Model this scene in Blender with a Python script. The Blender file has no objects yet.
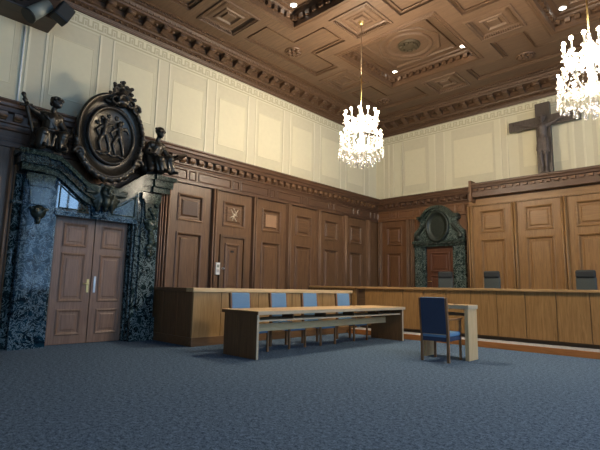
import bpy, bmesh, math, random
from mathutils import Vector, Matrix, Euler
random.seed(7)
PI = math.pi
SC = bpy.context.scene
COL = SC.collection

# ------------------------------------------------------------------ materials
def new_mat(name):
    m = bpy.data.materials.new(name); m.use_nodes = True
    nt = m.node_tree
    b = nt.nodes['Principled BSDF']
    return m, nt, b

def lin(r, g, b):
    f = lambda c: (c/255/12.92) if c/255 <= 0.04045 else ((c/255+0.055)/1.055)**2.4
    return (f(r), f(g), f(b), 1)

def ramp(nt, fac, stops):
    r = nt.nodes.new('ShaderNodeValToRGB')
    els = r.color_ramp.elements
    els[0].position, els[0].color = stops[0]
    els[1].position, els[1].color = stops[-1]
    for p, c in stops[1:-1]:
        e = els.new(p); e.color = c
    nt.links.new(fac, r.inputs['Fac'])
    return r.outputs['Color']

def coords(nt, scale, rand=True):
    tc = nt.nodes.new('ShaderNodeTexCoord')
    mp = nt.nodes.new('ShaderNodeMapping')
    mp.inputs['Scale'].default_value = scale
    nt.links.new(tc.outputs['Object'], mp.inputs['Vector'])
    if rand:
        oi = nt.nodes.new('ShaderNodeObjectInfo')
        mul = nt.nodes.new('ShaderNodeMath'); mul.operation = 'MULTIPLY'; mul.inputs[1].default_value = 37.0
        nt.links.new(oi.outputs['Random'], mul.inputs[0])
        nt.links.new(mul.outputs[0], mp.inputs['Location'])
    return mp.outputs['Vector']

def noise(nt, vec, scale, detail=4, rough=0.55, dist=0.0):
    n = nt.nodes.new('ShaderNodeTexNoise')
    n.inputs['Scale'].default_value = scale
    n.inputs['Detail'].default_value = detail
    n.inputs['Roughness'].default_value = rough
    n.inputs['Distortion'].default_value = dist
    nt.links.new(vec, n.inputs['Vector'])
    return n.outputs['Fac']

def bump(nt, b, h, strength, dist=0.01):
    bp = nt.nodes.new('ShaderNodeBump')
    bp.inputs['Strength'].default_value = strength
    bp.inputs['Distance'].default_value = dist
    nt.links.new(h, bp.inputs['Height'])
    nt.links.new(bp.outputs['Normal'], b.inputs['Normal'])

def wood(name, dark, light, axis='z', rough=0.42, spec=0.4):
    m, nt, b = new_mat(name)
    s = {'x': (1, 16, 16), 'y': (16, 1, 16), 'z': (16, 16, 1)}[axis]
    v = coords(nt, s)
    n1 = noise(nt, v, 1.6, 6, 0.62, 1.2)
    c = ramp(nt, n1, [(0.28, dark), (0.72, light)])
    nt.links.new(c, b.inputs['Base Color'])
    b.inputs['Roughness'].default_value = rough
    b.inputs['Specular IOR Level'].default_value = spec
    bump(nt, b, n1, 0.08, 0.004)
    return m

def plain(name, col, rough=0.6, metal=0.0, var=0.06, scale=9.0, spec=0.4, bmp=0.0):
    m, nt, b = new_mat(name)
    v = coords(nt, (1, 1, 1))
    n1 = noise(nt, v, scale, 4)
    lo = tuple(c*(1-var) for c in col[:3])+(1,); hi = tuple(min(1, c*(1+var)) for c in col[:3])+(1,)
    nt.links.new(ramp(nt, n1, [(0.3, lo), (0.7, hi)]), b.inputs['Base Color'])
    b.inputs['Roughness'].default_value = rough
    b.inputs['Metallic'].default_value = metal
    b.inputs['Specular IOR Level'].default_value = spec
    if bmp: bump(nt, b, n1, bmp, 0.01)
    return m

def marble(name, base, mid, vein, vs=3.0, rough=0.12, spec=0.5):
    m, nt, b = new_mat(name)
    v = coords(nt, (1, 1, 1))
    n1 = noise(nt, v, vs, 9, 0.62, 2.2)
    n2 = noise(nt, v, vs*3.1, 8, 0.7, 1.2)
    mx = nt.nodes.new('ShaderNodeMix'); mx.data_type = 'RGBA'
    c1 = ramp(nt, n1, [(0.40, base), (0.55, mid), (0.75, base)])
    # veins: thin band of the second noise
    sub = nt.nodes.new('ShaderNodeMath'); sub.operation = 'SUBTRACT'; sub.inputs[1].default_value = 0.5
    ab = nt.nodes.new('ShaderNodeMath'); ab.operation = 'ABSOLUTE'
    nt.links.new(n2, sub.inputs[0]); nt.links.new(sub.outputs[0], ab.inputs[0])
    f = ramp(nt, ab.outputs[0], [(0.0, (0.8, 0.8, 0.8, 1)), (0.015, (0.25, 0.25, 0.25, 1)), (0.04, (0, 0, 0, 1))])
    nt.links.new(f, mx.inputs['Factor'])
    nt.links.new(c1, mx.inputs[6]); mx.inputs[7].default_value = vein
    nt.links.new(mx.outputs[2], b.inputs['Base Color'])
    b.inputs['Roughness'].default_value = rough
    b.inputs['Specular IOR Level'].default_value = spec
    return m

def emit(name, col, s):
    m, nt, b = new_mat(name)
    b.inputs['Base Color'].default_value = col
    b.inputs['Emission Color'].default_value = col
    b.inputs['Emission Strength'].default_value = s
    return m

def carpet(name, dark, light):
    m, nt, b = new_mat(name)
    v = coords(nt, (1, 1, 1), False)
    n1 = noise(nt, v, 70, 2, 0.7)
    n2 = noise(nt, v, 24, 3, 0.75)
    ad = nt.nodes.new('ShaderNodeMath'); ad.operation = 'ADD'
    nt.links.new(n1, ad.inputs[0]); nt.links.new(n2, ad.inputs[1])
    h = nt.nodes.new('ShaderNodeMath'); h.operation = 'MULTIPLY'; h.inputs[1].default_value = 0.5
    nt.links.new(ad.outputs[0], h.inputs[0])
    nt.links.new(ramp(nt, h.outputs[0], [(0.41, dark), (0.60, light)]), b.inputs['Base Color'])
    b.inputs['Roughness'].default_value = 0.95
    b.inputs['Specular IOR Level'].default_value = 0.1
    bump(nt, b, n1, 0.5, 0.01)
    return m

def crystal(name):
    m, nt, b = new_mat(name)
    out = nt.nodes['Material Output']
    tr = nt.nodes.new('ShaderNodeBsdfTransparent')
    gl = nt.nodes.new('ShaderNodeBsdfGlossy'); gl.inputs['Roughness'].default_value = 0.12
    tl = nt.nodes.new('ShaderNodeBsdfTranslucent'); tl.inputs['Color'].default_value = (0.45, 0.43, 0.40, 1)
    m1 = nt.nodes.new('ShaderNodeMixShader'); m1.inputs[0].default_value = 0.5
    m2 = nt.nodes.new('ShaderNodeMixShader'); m2.inputs[0].default_value = 0.42
    nt.links.new(gl.outputs[0], m1.inputs[1]); nt.links.new(tl.outputs[0], m1.inputs[2])
    nt.links.new(tr.outputs[0], m2.inputs[1]); nt.links.new(m1.outputs[0], m2.inputs[2])
    nt.links.new(m2.outputs[0], out.inputs['Surface'])
    nt.nodes.remove(b)
    return m

def pane_mat(name):
    m, nt, b = new_mat(name)
    out = nt.nodes['Material Output']
    tr = nt.nodes.new('ShaderNodeBsdfTransparent'); tr.inputs['Color'].default_value = (0.95, 0.97, 1, 1)
    gl = nt.nodes.new('ShaderNodeBsdfGlossy'); gl.inputs['Roughness'].default_value = 0.02
    m2 = nt.nodes.new('ShaderNodeMixShader'); m2.inputs[0].default_value = 0.06
    nt.links.new(tr.outputs[0], m2.inputs[1]); nt.links.new(gl.outputs[0], m2.inputs[2])
    nt.links.new(m2.outputs[0], out.inputs['Surface'])
    nt.nodes.remove(b)
    return m

M = {}
def W(key, d, l, **k):
    for ax in 'xyz':
        M[key+ax] = wood(key+'_'+ax, lin(*d), lin(*l), axis=ax, **k)
W('wain', (74, 52, 35), (122, 90, 62))
W('corn', (66, 46, 34), (100, 72, 52))
W('walnut', (98, 72, 48), (132, 98, 66))  # oak with the shade of the dock and table ends in its colour
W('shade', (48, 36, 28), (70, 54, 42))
W('back', (84, 56, 36), (126, 88, 58))
W('pil', (96, 72, 54), (134, 104, 80))
W('goldp', (126, 92, 56), (164, 126, 82))
W('gold', (112, 80, 46), (152, 114, 70))
W('ceil', (72, 54, 40), (106, 82, 62), rough=0.5)
W('crown', (62, 44, 31), (98, 72, 50), rough=0.5)
W('oak', (142, 110, 70), (180, 144, 98))
W('bench', (124, 90, 50), (164, 124, 76))
W('step', (146, 90, 44), (178, 116, 64))
W('top', (196, 160, 112), (226, 194, 148))
W('dark', (78, 58, 42), (104, 80, 58))
W('door', (100, 74, 58), (136, 106, 86))
W('red', (74, 44, 30), (102, 64, 44))
W('chair', (110, 76, 50), (150, 110, 74))
M['edge'] = plain('pale_edge', lin(192, 172, 142), 0.5)
M['cream'] = plain('cream_plaster', lin(206, 199, 172), 0.9, var=0.02, scale=3)
M['cream_strip'] = plain('cream_strip', lin(214, 207, 182), 0.9, var=0.02)
M['cream_mid'] = plain('cream_mid', lin(198, 190, 164), 0.9, var=0.02)
M['cream_dark'] = plain('cream_dark', lin(196, 188, 161), 0.9, var=0.03)
M['cream_key'] = plain('cream_key', lin(178, 170, 142), 0.9, var=0.02)
M['cream_panel'] = plain('cream_panel', lin(208, 200, 171), 0.9, var=0.02)
M['marble_sky_tint'] = marble('sky_tinted_marble', (0.002, 0.008, 0.014, 1), (0.008, 0.030, 0.050, 1), (0.26, 0.36, 0.42, 1), 2.2, 0.06, 0.15)  # the windows' blue reflection is mixed into the marble's colour
M['marble_frieze'] = marble('boosted_gloss_marble', (0.004, 0.009, 0.010, 1), (0.012, 0.026, 0.030, 1), (0.08, 0.12, 0.13, 1), 2.2, 0.03, 0.95)  # same doorway marble, gloss raised on the left so the window reflection shows
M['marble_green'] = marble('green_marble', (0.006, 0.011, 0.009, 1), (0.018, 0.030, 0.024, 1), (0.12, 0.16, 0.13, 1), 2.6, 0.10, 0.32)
M['marble_dull'] = marble('muted_gloss_green_marble', (0.006, 0.011, 0.009, 1), (0.018, 0.030, 0.024, 1), (0.12, 0.16, 0.13, 1), 2.6, 0.16, 0.12)  # same green marble, gloss lowered on the right to mute the chandelier's reflection
M['marble_vein'] = marble('white_veined_marble', (0.002, 0.006, 0.007, 1), (0.010, 0.022, 0.022, 1), (0.34, 0.42, 0.42, 1), 2.0, 0.08, 0.2)
M['marble_pale'] = marble('veined_green_marble', (0.010, 0.020, 0.018, 1), (0.028, 0.048, 0.042, 1), (0.30, 0.36, 0.32, 1), 2.2, 0.2, 0.4)
M['bronze'] = plain('dark_bronze', (0.040, 0.034, 0.026, 1), 0.34, 0.6, 0.35, 22, 0.5, 0.3)
M['bronze_green'] = plain('green_bronze', (0.022, 0.03, 0.024, 1), 0.4, 0.4, 0.35, 20, 0.5, 0.35)
M['carpet'] = carpet('blue_carpet', lin(48, 66, 84), lin(112, 133, 156))
M['carpet_grey'] = carpet('grey_carpet', lin(150, 148, 146), lin(186, 184, 180))
M['fabric'] = plain('blue_fabric', lin(108, 140, 168), 0.9, var=0.15, scale=120, spec=0.1)
M['fabric_dark'] = plain('shaded_blue_fabric', lin(66, 74, 94), 0.9, var=0.15, scale=120, spec=0.1)  # the chairs' blue fabric, darkened for the unlit back of the armchair
M['charcoal'] = plain('charcoal_fabric', lin(38, 42, 44), 0.7, var=0.1, scale=60)
M['charcoal2'] = plain('grey_fabric', lin(66, 72, 70), 0.6, var=0.1, scale=60)
M['black'] = plain('black_metal', lin(32, 34, 34), 0.45, 0.3)
M['grey'] = plain('grey_paint', lin(132, 136, 126), 0.5)
M['white'] = plain('white_plastic', lin(222, 222, 216), 0.5)
M['brass'] = plain('brass', lin(200, 172, 112), 0.28, 0.9)
M['rod'] = plain('dull_bronze_rod', lin(150, 130, 104), 0.5, 0.5)
M['steel'] = plain('steel', lin(190, 190, 188), 0.3, 0.8)
M['cross'] = wood('cross_wood', lin(62, 54, 48), lin(88, 78, 70), 'z')
M['corpus'] = plain('carved_wood', lin(84, 74, 68), 0.55, var=0.2, scale=14)
M['vent'] = plain('vent_grey', lin(92, 76, 66), 0.7, var=0.2, scale=70)
M['inlay'] = plain('pale_inlay', lin(190, 174, 150), 0.5)
M['tan'] = wood('tan_panel', lin(142, 108, 80), lin(164, 130, 100), 'z')
M['crystal'] = crystal('crystal_glass')
M['bulb'] = emit('warm_bulb', (1.0, 0.86, 0.62, 1), 60)
M['downlight'] = emit('downlight_lens', (1.0, 0.93, 0.8, 1), 14)
M['candle'] = plain('candle_tube', lin(236, 228, 208), 0.5)
M['pane'] = pane_mat('window_pane')
M['winframe'] = plain('window_paint', lin(200, 196, 186), 0.5)
M['verdigris'] = plain('dull_green_bronze', lin(70, 60, 44), 0.5, 0.4, 0.2)

# ------------------------------------------------------------------ mesh builder
class MB:
    def __init__(s): s.bm = bmesh.new()
    def face(s, pts):
        return s.bm.faces.new([s.bm.verts.new(p) for p in pts])
    def box(s, x0, x1, y0, y1, z0, z1, bev=0.0, mat=None):
        co = [(x0,y0,z0),(x1,y0,z0),(x1,y1,z0),(x0,y1,z0),(x0,y0,z1),(x1,y0,z1),(x1,y1,z1),(x0,y1,z1)]
        v = [s.bm.verts.new(c if mat is None else mat @ Vector(c)) for c in co]
        fs = [s.bm.faces.new([v[i] for i in f]) for f in ((3,2,1,0),(4,5,6,7),(0,1,5,4),(1,2,6,5),(2,3,7,6),(3,0,4,7))]
        if bev:
            es = list({e for f in fs for e in f.edges})
            bmesh.ops.bevel(s.bm, geom=es, offset=bev, segments=2, affect='EDGES', profile=0.5)
        return s
    def tube(s, p0, p1, r0, r1=None, n=10, cap=True):
        r1 = r0 if r1 is None else r1
        p0, p1 = Vector(p0), Vector(p1)
        d = (p1-p0).normalized()
        a = d.orthogonal().normalized(); b = d.cross(a)
        A = [s.bm.verts.new(p0+r0*(math.cos(2*PI*i/n)*a+math.sin(2*PI*i/n)*b)) for i in range(n)]
        B = [s.bm.verts.new(p1+r1*(math.cos(2*PI*i/n)*a+math.sin(2*PI*i/n)*b)) for i in range(n)]
        for i in range(n):
            f = s.bm.faces.new([A[i], A[(i+1)%n], B[(i+1)%n], B[i]]); f.smooth = True
        if cap:
            s.bm.faces.new(A[::-1]); s.bm.faces.new(B)
        return s
    def path(s, pts, r, n=8):
        for a, b in zip(pts, pts[1:]):
            s.tube(a, b, r, r, n)
        for p in pts[1:-1]: s.ball(p, (r, r, r), 8, 6)
        return s
    def ball(s, c, r, u=12, v=8, rot=None):
        if not hasattr(r, '__len__'): r = (r, r, r)
        mt = Matrix.Translation(c) @ (rot.to_4x4() if rot else Matrix.Identity(4)) @ Matrix.Diagonal((*r, 1))
        g = bmesh.ops.create_uvsphere(s.bm, u_segments=u, v_segments=v, radius=1, matrix=mt)
        for vv in g['verts']:
            for f in vv.link_faces: f.smooth = True
        return s
    def lathe(s, prof, c=(0,0,0), n=24, axis='z', sx=1.0, sy=1.0):
        # prof: (radius, height)
        def P(r, h, t):
            a, b = r*math.cos(t)*sx, r*math.sin(t)*sy
            p = {'z': (a, b, h), 'x': (h, a, b), 'y': (a, h, b)}[axis]
            return Vector(c)+Vector(p)
        rows = []
        for r, h in prof:
            if r < 1e-6: rows.append([s.bm.verts.new(P(0, h, 0))])
            else: rows.append([s.bm.verts.new(P(r, h, 2*PI*i/n)) for i in range(n)])
        for A, B in zip(rows, rows[1:]):
            for i in range(n):
                j = (i+1) % n
                if len(A) == 1 and len(B) == 1: continue
                vs = [A[0], B[j], B[i]] if len(A) == 1 else ([A[i], A[j], B[0]] if len(B) == 1 else [A[i], A[j], B[j], B[i]])
                f = s.bm.faces.new(vs); f.smooth = True
        return s
    def prism(s, poly, h0, h1, plane):
        # poly in (a,b), extruded along h; plane maps (a,b,h) to a point
        A = [s.bm.verts.new(plane(a, b, h0)) for a, b in poly]
        B = [s.bm.verts.new(plane(a, b, h1)) for a, b in poly]
        n = len(poly)
        s.bm.faces.new(A[::-1]); s.bm.faces.new(B)
        for i in range(n):
            s.bm.faces.new([A[i], A[(i+1)%n], B[(i+1)%n], B[i]])
        return s
    def band(s, top, bot, h0, h1, plane):
        # strip between two polylines of equal length, as a solid
        n = len(top)
        for i in range(n-1):
            s.prism([bot[i], bot[i+1], top[i+1], top[i]], h0, h1, plane)
        return s
    def ring(s, a0, a1, b0, b1, prof, plane, fill=False):
        # moulded rectangular frame: prof = [(inset, height)]
        rows = []
        for d, h in prof:
            rows.append([s.bm.verts.new(plane(a, b, h)) for a, b in ((a0+d,b0+d),(a1-d,b0+d),(a1-d,b1-d),(a0+d,b1-d))])
        for A, B in zip(rows, rows[1:]):
            for i in range(4):
                s.bm.faces.new([A[i], A[(i+1)%4], B[(i+1)%4], B[i]])
        if fill: s.bm.faces.new(rows[-1])
        return s
    def extr(s, prof, t0, t1, plane):
        # prof polyline (u,v) closed, extruded along t: plane(u,v,t)
        return s.prism(prof, t0, t1, plane)
    def build(s, name, mat, parent=None, smooth=None):
        bmesh.ops.recalc_face_normals(s.bm, faces=s.bm.faces)
        me = bpy.data.meshes.new(name)
        s.bm.to_mesh(me); s.bm.free()
        me.materials.append(mat)
        o = bpy.data.objects.new(name, me); COL.objects.link(o)
        if parent: o.parent = parent
        return o

def thing(name, label, cat, loc=(0,0,0), rotz=0.0, group=None):
    o = bpy.data.objects.new(name, None); COL.objects.link(o)
    o.empty_display_size = 0.1
    o.location = loc; o.rotation_euler = (0, 0, rotz)
    o['label'] = label; o['category'] = cat
    if group: o['group'] = group
    return o
def tag(o, label, cat, group=None):
    o['label'] = label; o['category'] = cat
    if group: o['group'] = group
    return o
def struct(o, label=None, cat=None):
    o['kind'] = 'structure'
    if label: o['label'] = label
    if cat: o['category'] = cat
    return o
def dup(root, loc, rotz, label, group=None):
    r = root.copy(); COL.objects.link(r); r.location = loc; r.rotation_euler = (0, 0, rotz)
    r['label'] = label
    if group: r['group'] = group
    for ch in list(root.children):
        c = ch.copy(); COL.objects.link(c); c.parent = r
        for g in list(ch.children):
            d = g.copy(); COL.objects.link(d); d.parent = c
    return r

def blob(name, parts, mat, parent=None, voxel=0.012, smooth=3):
    """one continuous surface from capsules ('c',p0,r0,p1,r1) and balls ('s',p,(rx,ry,rz)[,rot])"""
    mb = MB()
    for p in parts:
        if p[0] == 'c':
            mb.tube(p[1], p[3], p[2], p[4], 12)
            mb.ball(p[1], p[2]); mb.ball(p[3], p[4])
        else:
            mb.ball(p[1], p[2], 14, 10, p[3] if len(p) > 3 else None)
    me = bpy.data.meshes.new('tmp'); mb.bm.to_mesh(me); mb.bm.free()
    o = bpy.data.objects.new('tmp', me); COL.objects.link(o)
    r = o.modifiers.new('r', 'REMESH'); r.mode = 'VOXEL'; r.voxel_size = voxel; r.use_smooth_shade = True
    if smooth:
        sm = o.modifiers.new('s', 'SMOOTH'); sm.iterations = smooth; sm.factor = 0.5
    dg = bpy.context.evaluated_depsgraph_get()
    me2 = bpy.data.meshes.new_from_object(o.evaluated_get(dg))
    bpy.data.objects.remove(o); bpy.data.meshes.remove(me)
    me2.materials.clear(); me2.materials.append(mat)
    ob = bpy.data.objects.new(name, me2); COL.objects.link(ob)
    if parent: ob.parent = parent
    return ob

# planes: (a, b, h) -> point, h = height towards the room
XL, YB = -9.35, 13.8           # wainscot panel planes
XC, YC = -9.5, 13.93           # cream plaster planes
XR, YF = 6.9, -6.6
ZT = 7.3
LW = lambda x: (lambda a, b, h: Vector((x+h, a, b)))
BW = lambda y: (lambda a, b, h: Vector((a, y-h, b)))
CE = lambda z: (lambda a, b, h: Vector((a, b, z-h)))

# ------------------------------------------------------------------ camera
cam = bpy.data.cameras.new('camera'); co = bpy.data.objects.new('camera', cam); COL.objects.link(co)
f_px, yaw, pitch, roll = 451.392642, -0.768063208, 0.138763002, 0.0199467804
F = Vector((math.sin(yaw)*math.cos(pitch), math.cos(yaw)*math.cos(pitch), math.sin(pitch)))
R = Vector((math.cos(yaw), -math.sin(yaw), 0)); U = R.cross(F)
R2 = math.cos(roll)*R+math.sin(roll)*U; U2 = -math.sin(roll)*R+math.cos(roll)*U
mt = Matrix((R2, U2, -F)).transposed().to_4x4(); mt.translation = (0, 0, 1.15)
co.matrix_world = mt
cam.sensor_width = 36; cam.lens = f_px/600*36; cam.clip_start = 0.05
SC.camera = co

# ------------------------------------------------------------------ room shell
struct(MB().box(XC-0.2, XR+0.2, YF-0.2, YC+0.2, -0.1, 0).build('floor', M['carpet']), 'blue grey speckled carpet floor of the courtroom', 'floor')

wl = struct(MB().box(XC-0.15, XC, YF, YC+0.15, 0, 7.75).build('wall_left', M['cream']), 'cream plaster wall above the left panelling', 'wall')
wb = struct(MB().box(XC, XR, YC, YC+0.15, 0, 7.75).build('wall_back', M['cream']), 'cream plaster wall above the judges panelling', 'wall')
struct(MB().box(XC, XR, YF-0.15, YF, 0, 7.75).build('wall_front', M['cream']))

# right wall with tall windows
WIN = [(-2.9, -0.1), (1.6, 4.4), (6.5, 8.9), (10.6, 12.0)]
WZ0, WZ1 = 0.8, 6.2
mb = MB()
ys = [YF]+[v for w in WIN for v in w]+[YC]
for i in range(0, len(ys), 2): mb.box(XR, XR+0.3, ys[i], ys[i+1], 0, 7.75)
for a, b in WIN:
    mb.box(XR, XR+0.3, a, b, 0, WZ0); mb.box(XR, XR+0.3, a, b, WZ1, 7.75)
struct(mb.build('wall_right', M['cream_mid']))
for i, (a, b) in enumerate(WIN):
    f = MB()
    P = lambda p, q, h: Vector((XR+0.12-h, p, q))
    f.ring(a, b, WZ0, WZ1, [(0, 0.06), (0, -0.0), (0.08, 0), (0.08, 0.06), (0, 0.06)], P)
    for k in range(1, 4):
        yy = a+(b-a)*k/4; f.box(XR+0.07, XR+0.11, yy-0.05, yy+0.05, WZ0+0.08, WZ1-0.08)
    for zz in (2.2, 3.5, 4.8):
        f.box(XR+0.065, XR+0.115, a+0.08, b-0.08, zz-0.06, zz+0.06)
    w = struct(f.build('window_%d' % (i+1), M['winframe']))
    MB().box(XR+0.085, XR+0.095, a+0.05, b-0.05, WZ0+0.05, WZ1-0.05).build('pane', M['pane'], w)
    MB().box(XR-0.12, XR+0.12, a-0.1, b+0.1, WZ0-0.06, WZ0, 0.01).build('sill', M['winframe'], w)
    l = bpy.data.lights.new('daylight', 'AREA'); l.shape = 'RECTANGLE'; l.size = WZ1-WZ0; l.size_y = b-a
    l.cycles.is_portal = True
    lo = bpy.data.objects.new('daylight', l); COL.objects.link(lo)
    lo.location = (XR+0.25, (a+b)/2, (WZ0+WZ1)/2); lo.rotation_euler = (0, PI/2, 0)

# ------------------------------------------------------------------ coffered ceiling
CX = [(-7.14, -4.45), (-2.67, 0.02), (1.80, 4.49)]
CY = [(8.75, 11.32), (4.48, 7.05), (0.21, 2.78), (-4.06, -1.49)]
CX0, CX1, CY0, CY1 = -8.85, 6.2, -5.9, 13.03
rects = [(CX0, CX1, CY0, CY1, ZT)]
ZC = 7.62
gx = [(CX0+CX[0][0])/2] + [(CX[i][1]+CX[i+1][0])/2 for i in range(2)] + [(CX1+CX[2][1])/2]
gy = [(CY1+CY[0][1])/2] + [(CY[i][0]+CY[i+1][1])/2 for i in range(3)] + [(CY0+CY[3][0])/2]
coffers = [(x0, x1, y0, y1) for x0, x1 in CX for y0, y1 in CY]
for x0, x1, y0, y1 in coffers:
    rects.append((x0, x1, y0, y1, ZC))
squares = []
for (x0, x1) in CX:
    for g in gy: squares.append(((x0+x1)/2, g))
for g in gx:
    for (y0, y1) in CY: squares.append((g, (y0+y1)/2))
SQ = 0.485
for sx, sy in squares:
    rects.append((sx-SQ, sx+SQ, sy-SQ, sy+SQ, ZT+0.07))
pluses = []
for i, g in enumerate(gx):
    for j, h in enumerate(gy):
        xa = g-0.42 if i == 0 else (CX[i-1][0]+CX[i-1][1])/2+SQ+0.3
        xb = g+0.42 if i == len(gx)-1 else (CX[i][0]+CX[i][1])/2-SQ-0.3
        yb_ = h+0.42 if j == 0 else (CY[j-1][0]+CY[j-1][1])/2-SQ-0.3
        ya = h-0.42 if j == len(gy)-1 else (CY[j][0]+CY[j][1])/2+SQ+0.3
        rects.append((xa, xb, h-0.42, h+0.42, ZT+0.06))
        rects.append((g-0.42, g+0.42, ya, yb_, ZT+0.06))
        pluses.append((xa, xb, ya, yb_, g, h))
def heightfield(mb, rects):
    xs = sorted({round(v, 4) for r in rects for v in r[:2]}); yy = sorted({round(v, 4) for r in rects for v in r[2:4]})
    nx, ny = len(xs)-1, len(yy)-1
    Z = [[None]*ny for _ in range(nx)]
    for x0, x1, y0, y1, z in rects:
        for i in range(nx):
            cx = (xs[i]+xs[i+1])/2
            if not x0 < cx < x1: continue
            for j in range(ny):
                cy = (yy[j]+yy[j+1])/2
                if y0 < cy < y1: Z[i][j] = z
    for i in range(nx):
        for j in range(ny):
            z = Z[i][j]
            mb.face([(xs[i], yy[j], z), (xs[i], yy[j+1], z), (xs[i+1], yy[j+1], z), (xs[i+1], yy[j], z)])
            if i+1 < nx and Z[i+1][j] != z:
                w = Z[i+1][j]; mb.face([(xs[i+1], yy[j], z), (xs[i+1], yy[j+1], z), (xs[i+1], yy[j+1], w), (xs[i+1], yy[j], w)])
            if j+1 < ny and Z[i][j+1] != z:
                w = Z[i][j+1]; mb.face([(xs[i], yy[j+1], z), (xs[i+1], yy[j+1], z), (xs[i+1], yy[j+1], w), (xs[i], yy[j+1], w)])
mb = MB(); heightfield(mb, rects)
ceil = struct(mb.build('ceiling', M['ceilx']), 'brown coffered timber ceiling with carved square panels', 'ceiling')
struct(MB().box(XC-0.15, XR+0.3, YF-0.15, YC+0.15, 7.75, 7.85).build('roof', M['ceilx']))

def blocks(mb, x0, x1, y0, y1, step, w, d, z0, z1, inside=True):
    """row of small carved blocks round the inside of a rectangle"""
    for (ax, a0, a1) in (('x', x0, x1), ('y', y0, y1)):
        n = max(1, int(round((a1-a0)/step)))
        for k in range(n):
            c = a0+(k+0.5)*(a1-a0)/n
            if ax == 'x':
                mb.box(c-w/2, c+w/2, y0, y0+d, z0, z1); mb.box(c-w/2, c+w/2, y1-d, y1, z0, z1)
            else:
                mb.box(x0, x0+d, c-w/2, c+w/2, z0, z1); mb.box(x1-d, x1, c-w/2, c+w/2, z0, z1)

for (x0, x1, y0, y1) in coffers:
    vis = y1 > 4 and x0 < 1
    m = MB()
    # lip hanging below the beams, then stepped sides
    m.ring(x0-0.10, x1+0.10, y0-0.10, y1+0.10, [(0, 0), (0.015, 0.02), (0.05, 0.03), (0.085, 0.015), (0.10, 0.035), (0.14, 0.03), (0.15, -0.05), (0.15, -0.12)], CE(ZT))
    m.ring(x0, x1, y0, y1, [(0.0, -0.20), (0.05, -0.21), (0.10, -0.25), (0.12, -0.28), (0.20, -0.29), (0.22, -0.32)], CE(ZT))
    if vis: blocks(m, x0+0.02, x1-0.02, y0+0.02, y1-0.02, 0.2, 0.11, 0.10, ZT+0.09, ZT+0.2)
    m.build('coffer_moulding', M['crownx'], ceil)
    if not vis: continue
    cx, cy = (x0+x1)/2, (y0+y1)/2
    m = MB()
    m.ring(x0+0.42, x1-0.42, y0+0.42, y1-0.42, [(0, 0), (0.01, 0.035), (0.04, 0.04), (0.06, 0.015), (0.08, 0)], CE(ZC))
    m.lathe([(0.86, 0), (0.85, -0.03), (0.80, -0.04), (0.77, -0.015), (0.74, 0)], (cx, cy, ZC), 8)
    m.lathe([(0.62, 0), (0.61, -0.045), (0.56, -0.05), (0.53, -0.02), (0.50, 0)], (cx, cy, ZC), 32)
    m.build('coffer_panel', M['ceily'], ceil)
    m = MB()
    m.lathe([(0.30, 0), (0.29, -0.04), (0.24, -0.05), (0.2, -0.03), (0.14, -0.07), (0.08, -0.10), (0, -0.11)], (cx, cy, ZC), 24)
    for k in range(10):
        t = 2*PI*k/10
        m.ball((cx+0.2*math.cos(t), cy+0.2*math.sin(t), ZC-0.06), (0.055, 0.055, 0.03), 8, 6)
    m.build('coffer_rosette', M['verdigris'], ceil)
for (sx, sy) in squares:
    if sy < 3.2 or sx > 0.5: continue
    m = MB()
    b = (sx-SQ, sx+SQ, sy-SQ, sy+SQ)
    m.ring(b[0]-0.05, b[1]+0.05, b[2]-0.05, b[3]+0.05, [(0, 0), (0.01, 0.03), (0.045, 0.035), (0.06, 0.0), (0.09, -0.045), (0.13, -0.07), (0.17, -0.045), (0.20, -0.035), (0.27, -0.035), (0.29, -0.01), (0.33, -0.01), (0.36, -0.05), (0.40, -0.055), (0.42, -0.02), (0.45, -0.02)], CE(ZT), True)
    blocks(m, b[0]+0.0, b[1], b[2], b[3], 0.055, 0.03, 0.04, ZT-0.015, ZT+0.05)
    m.build('square_panel', M['ceilx'], ceil)
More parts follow.
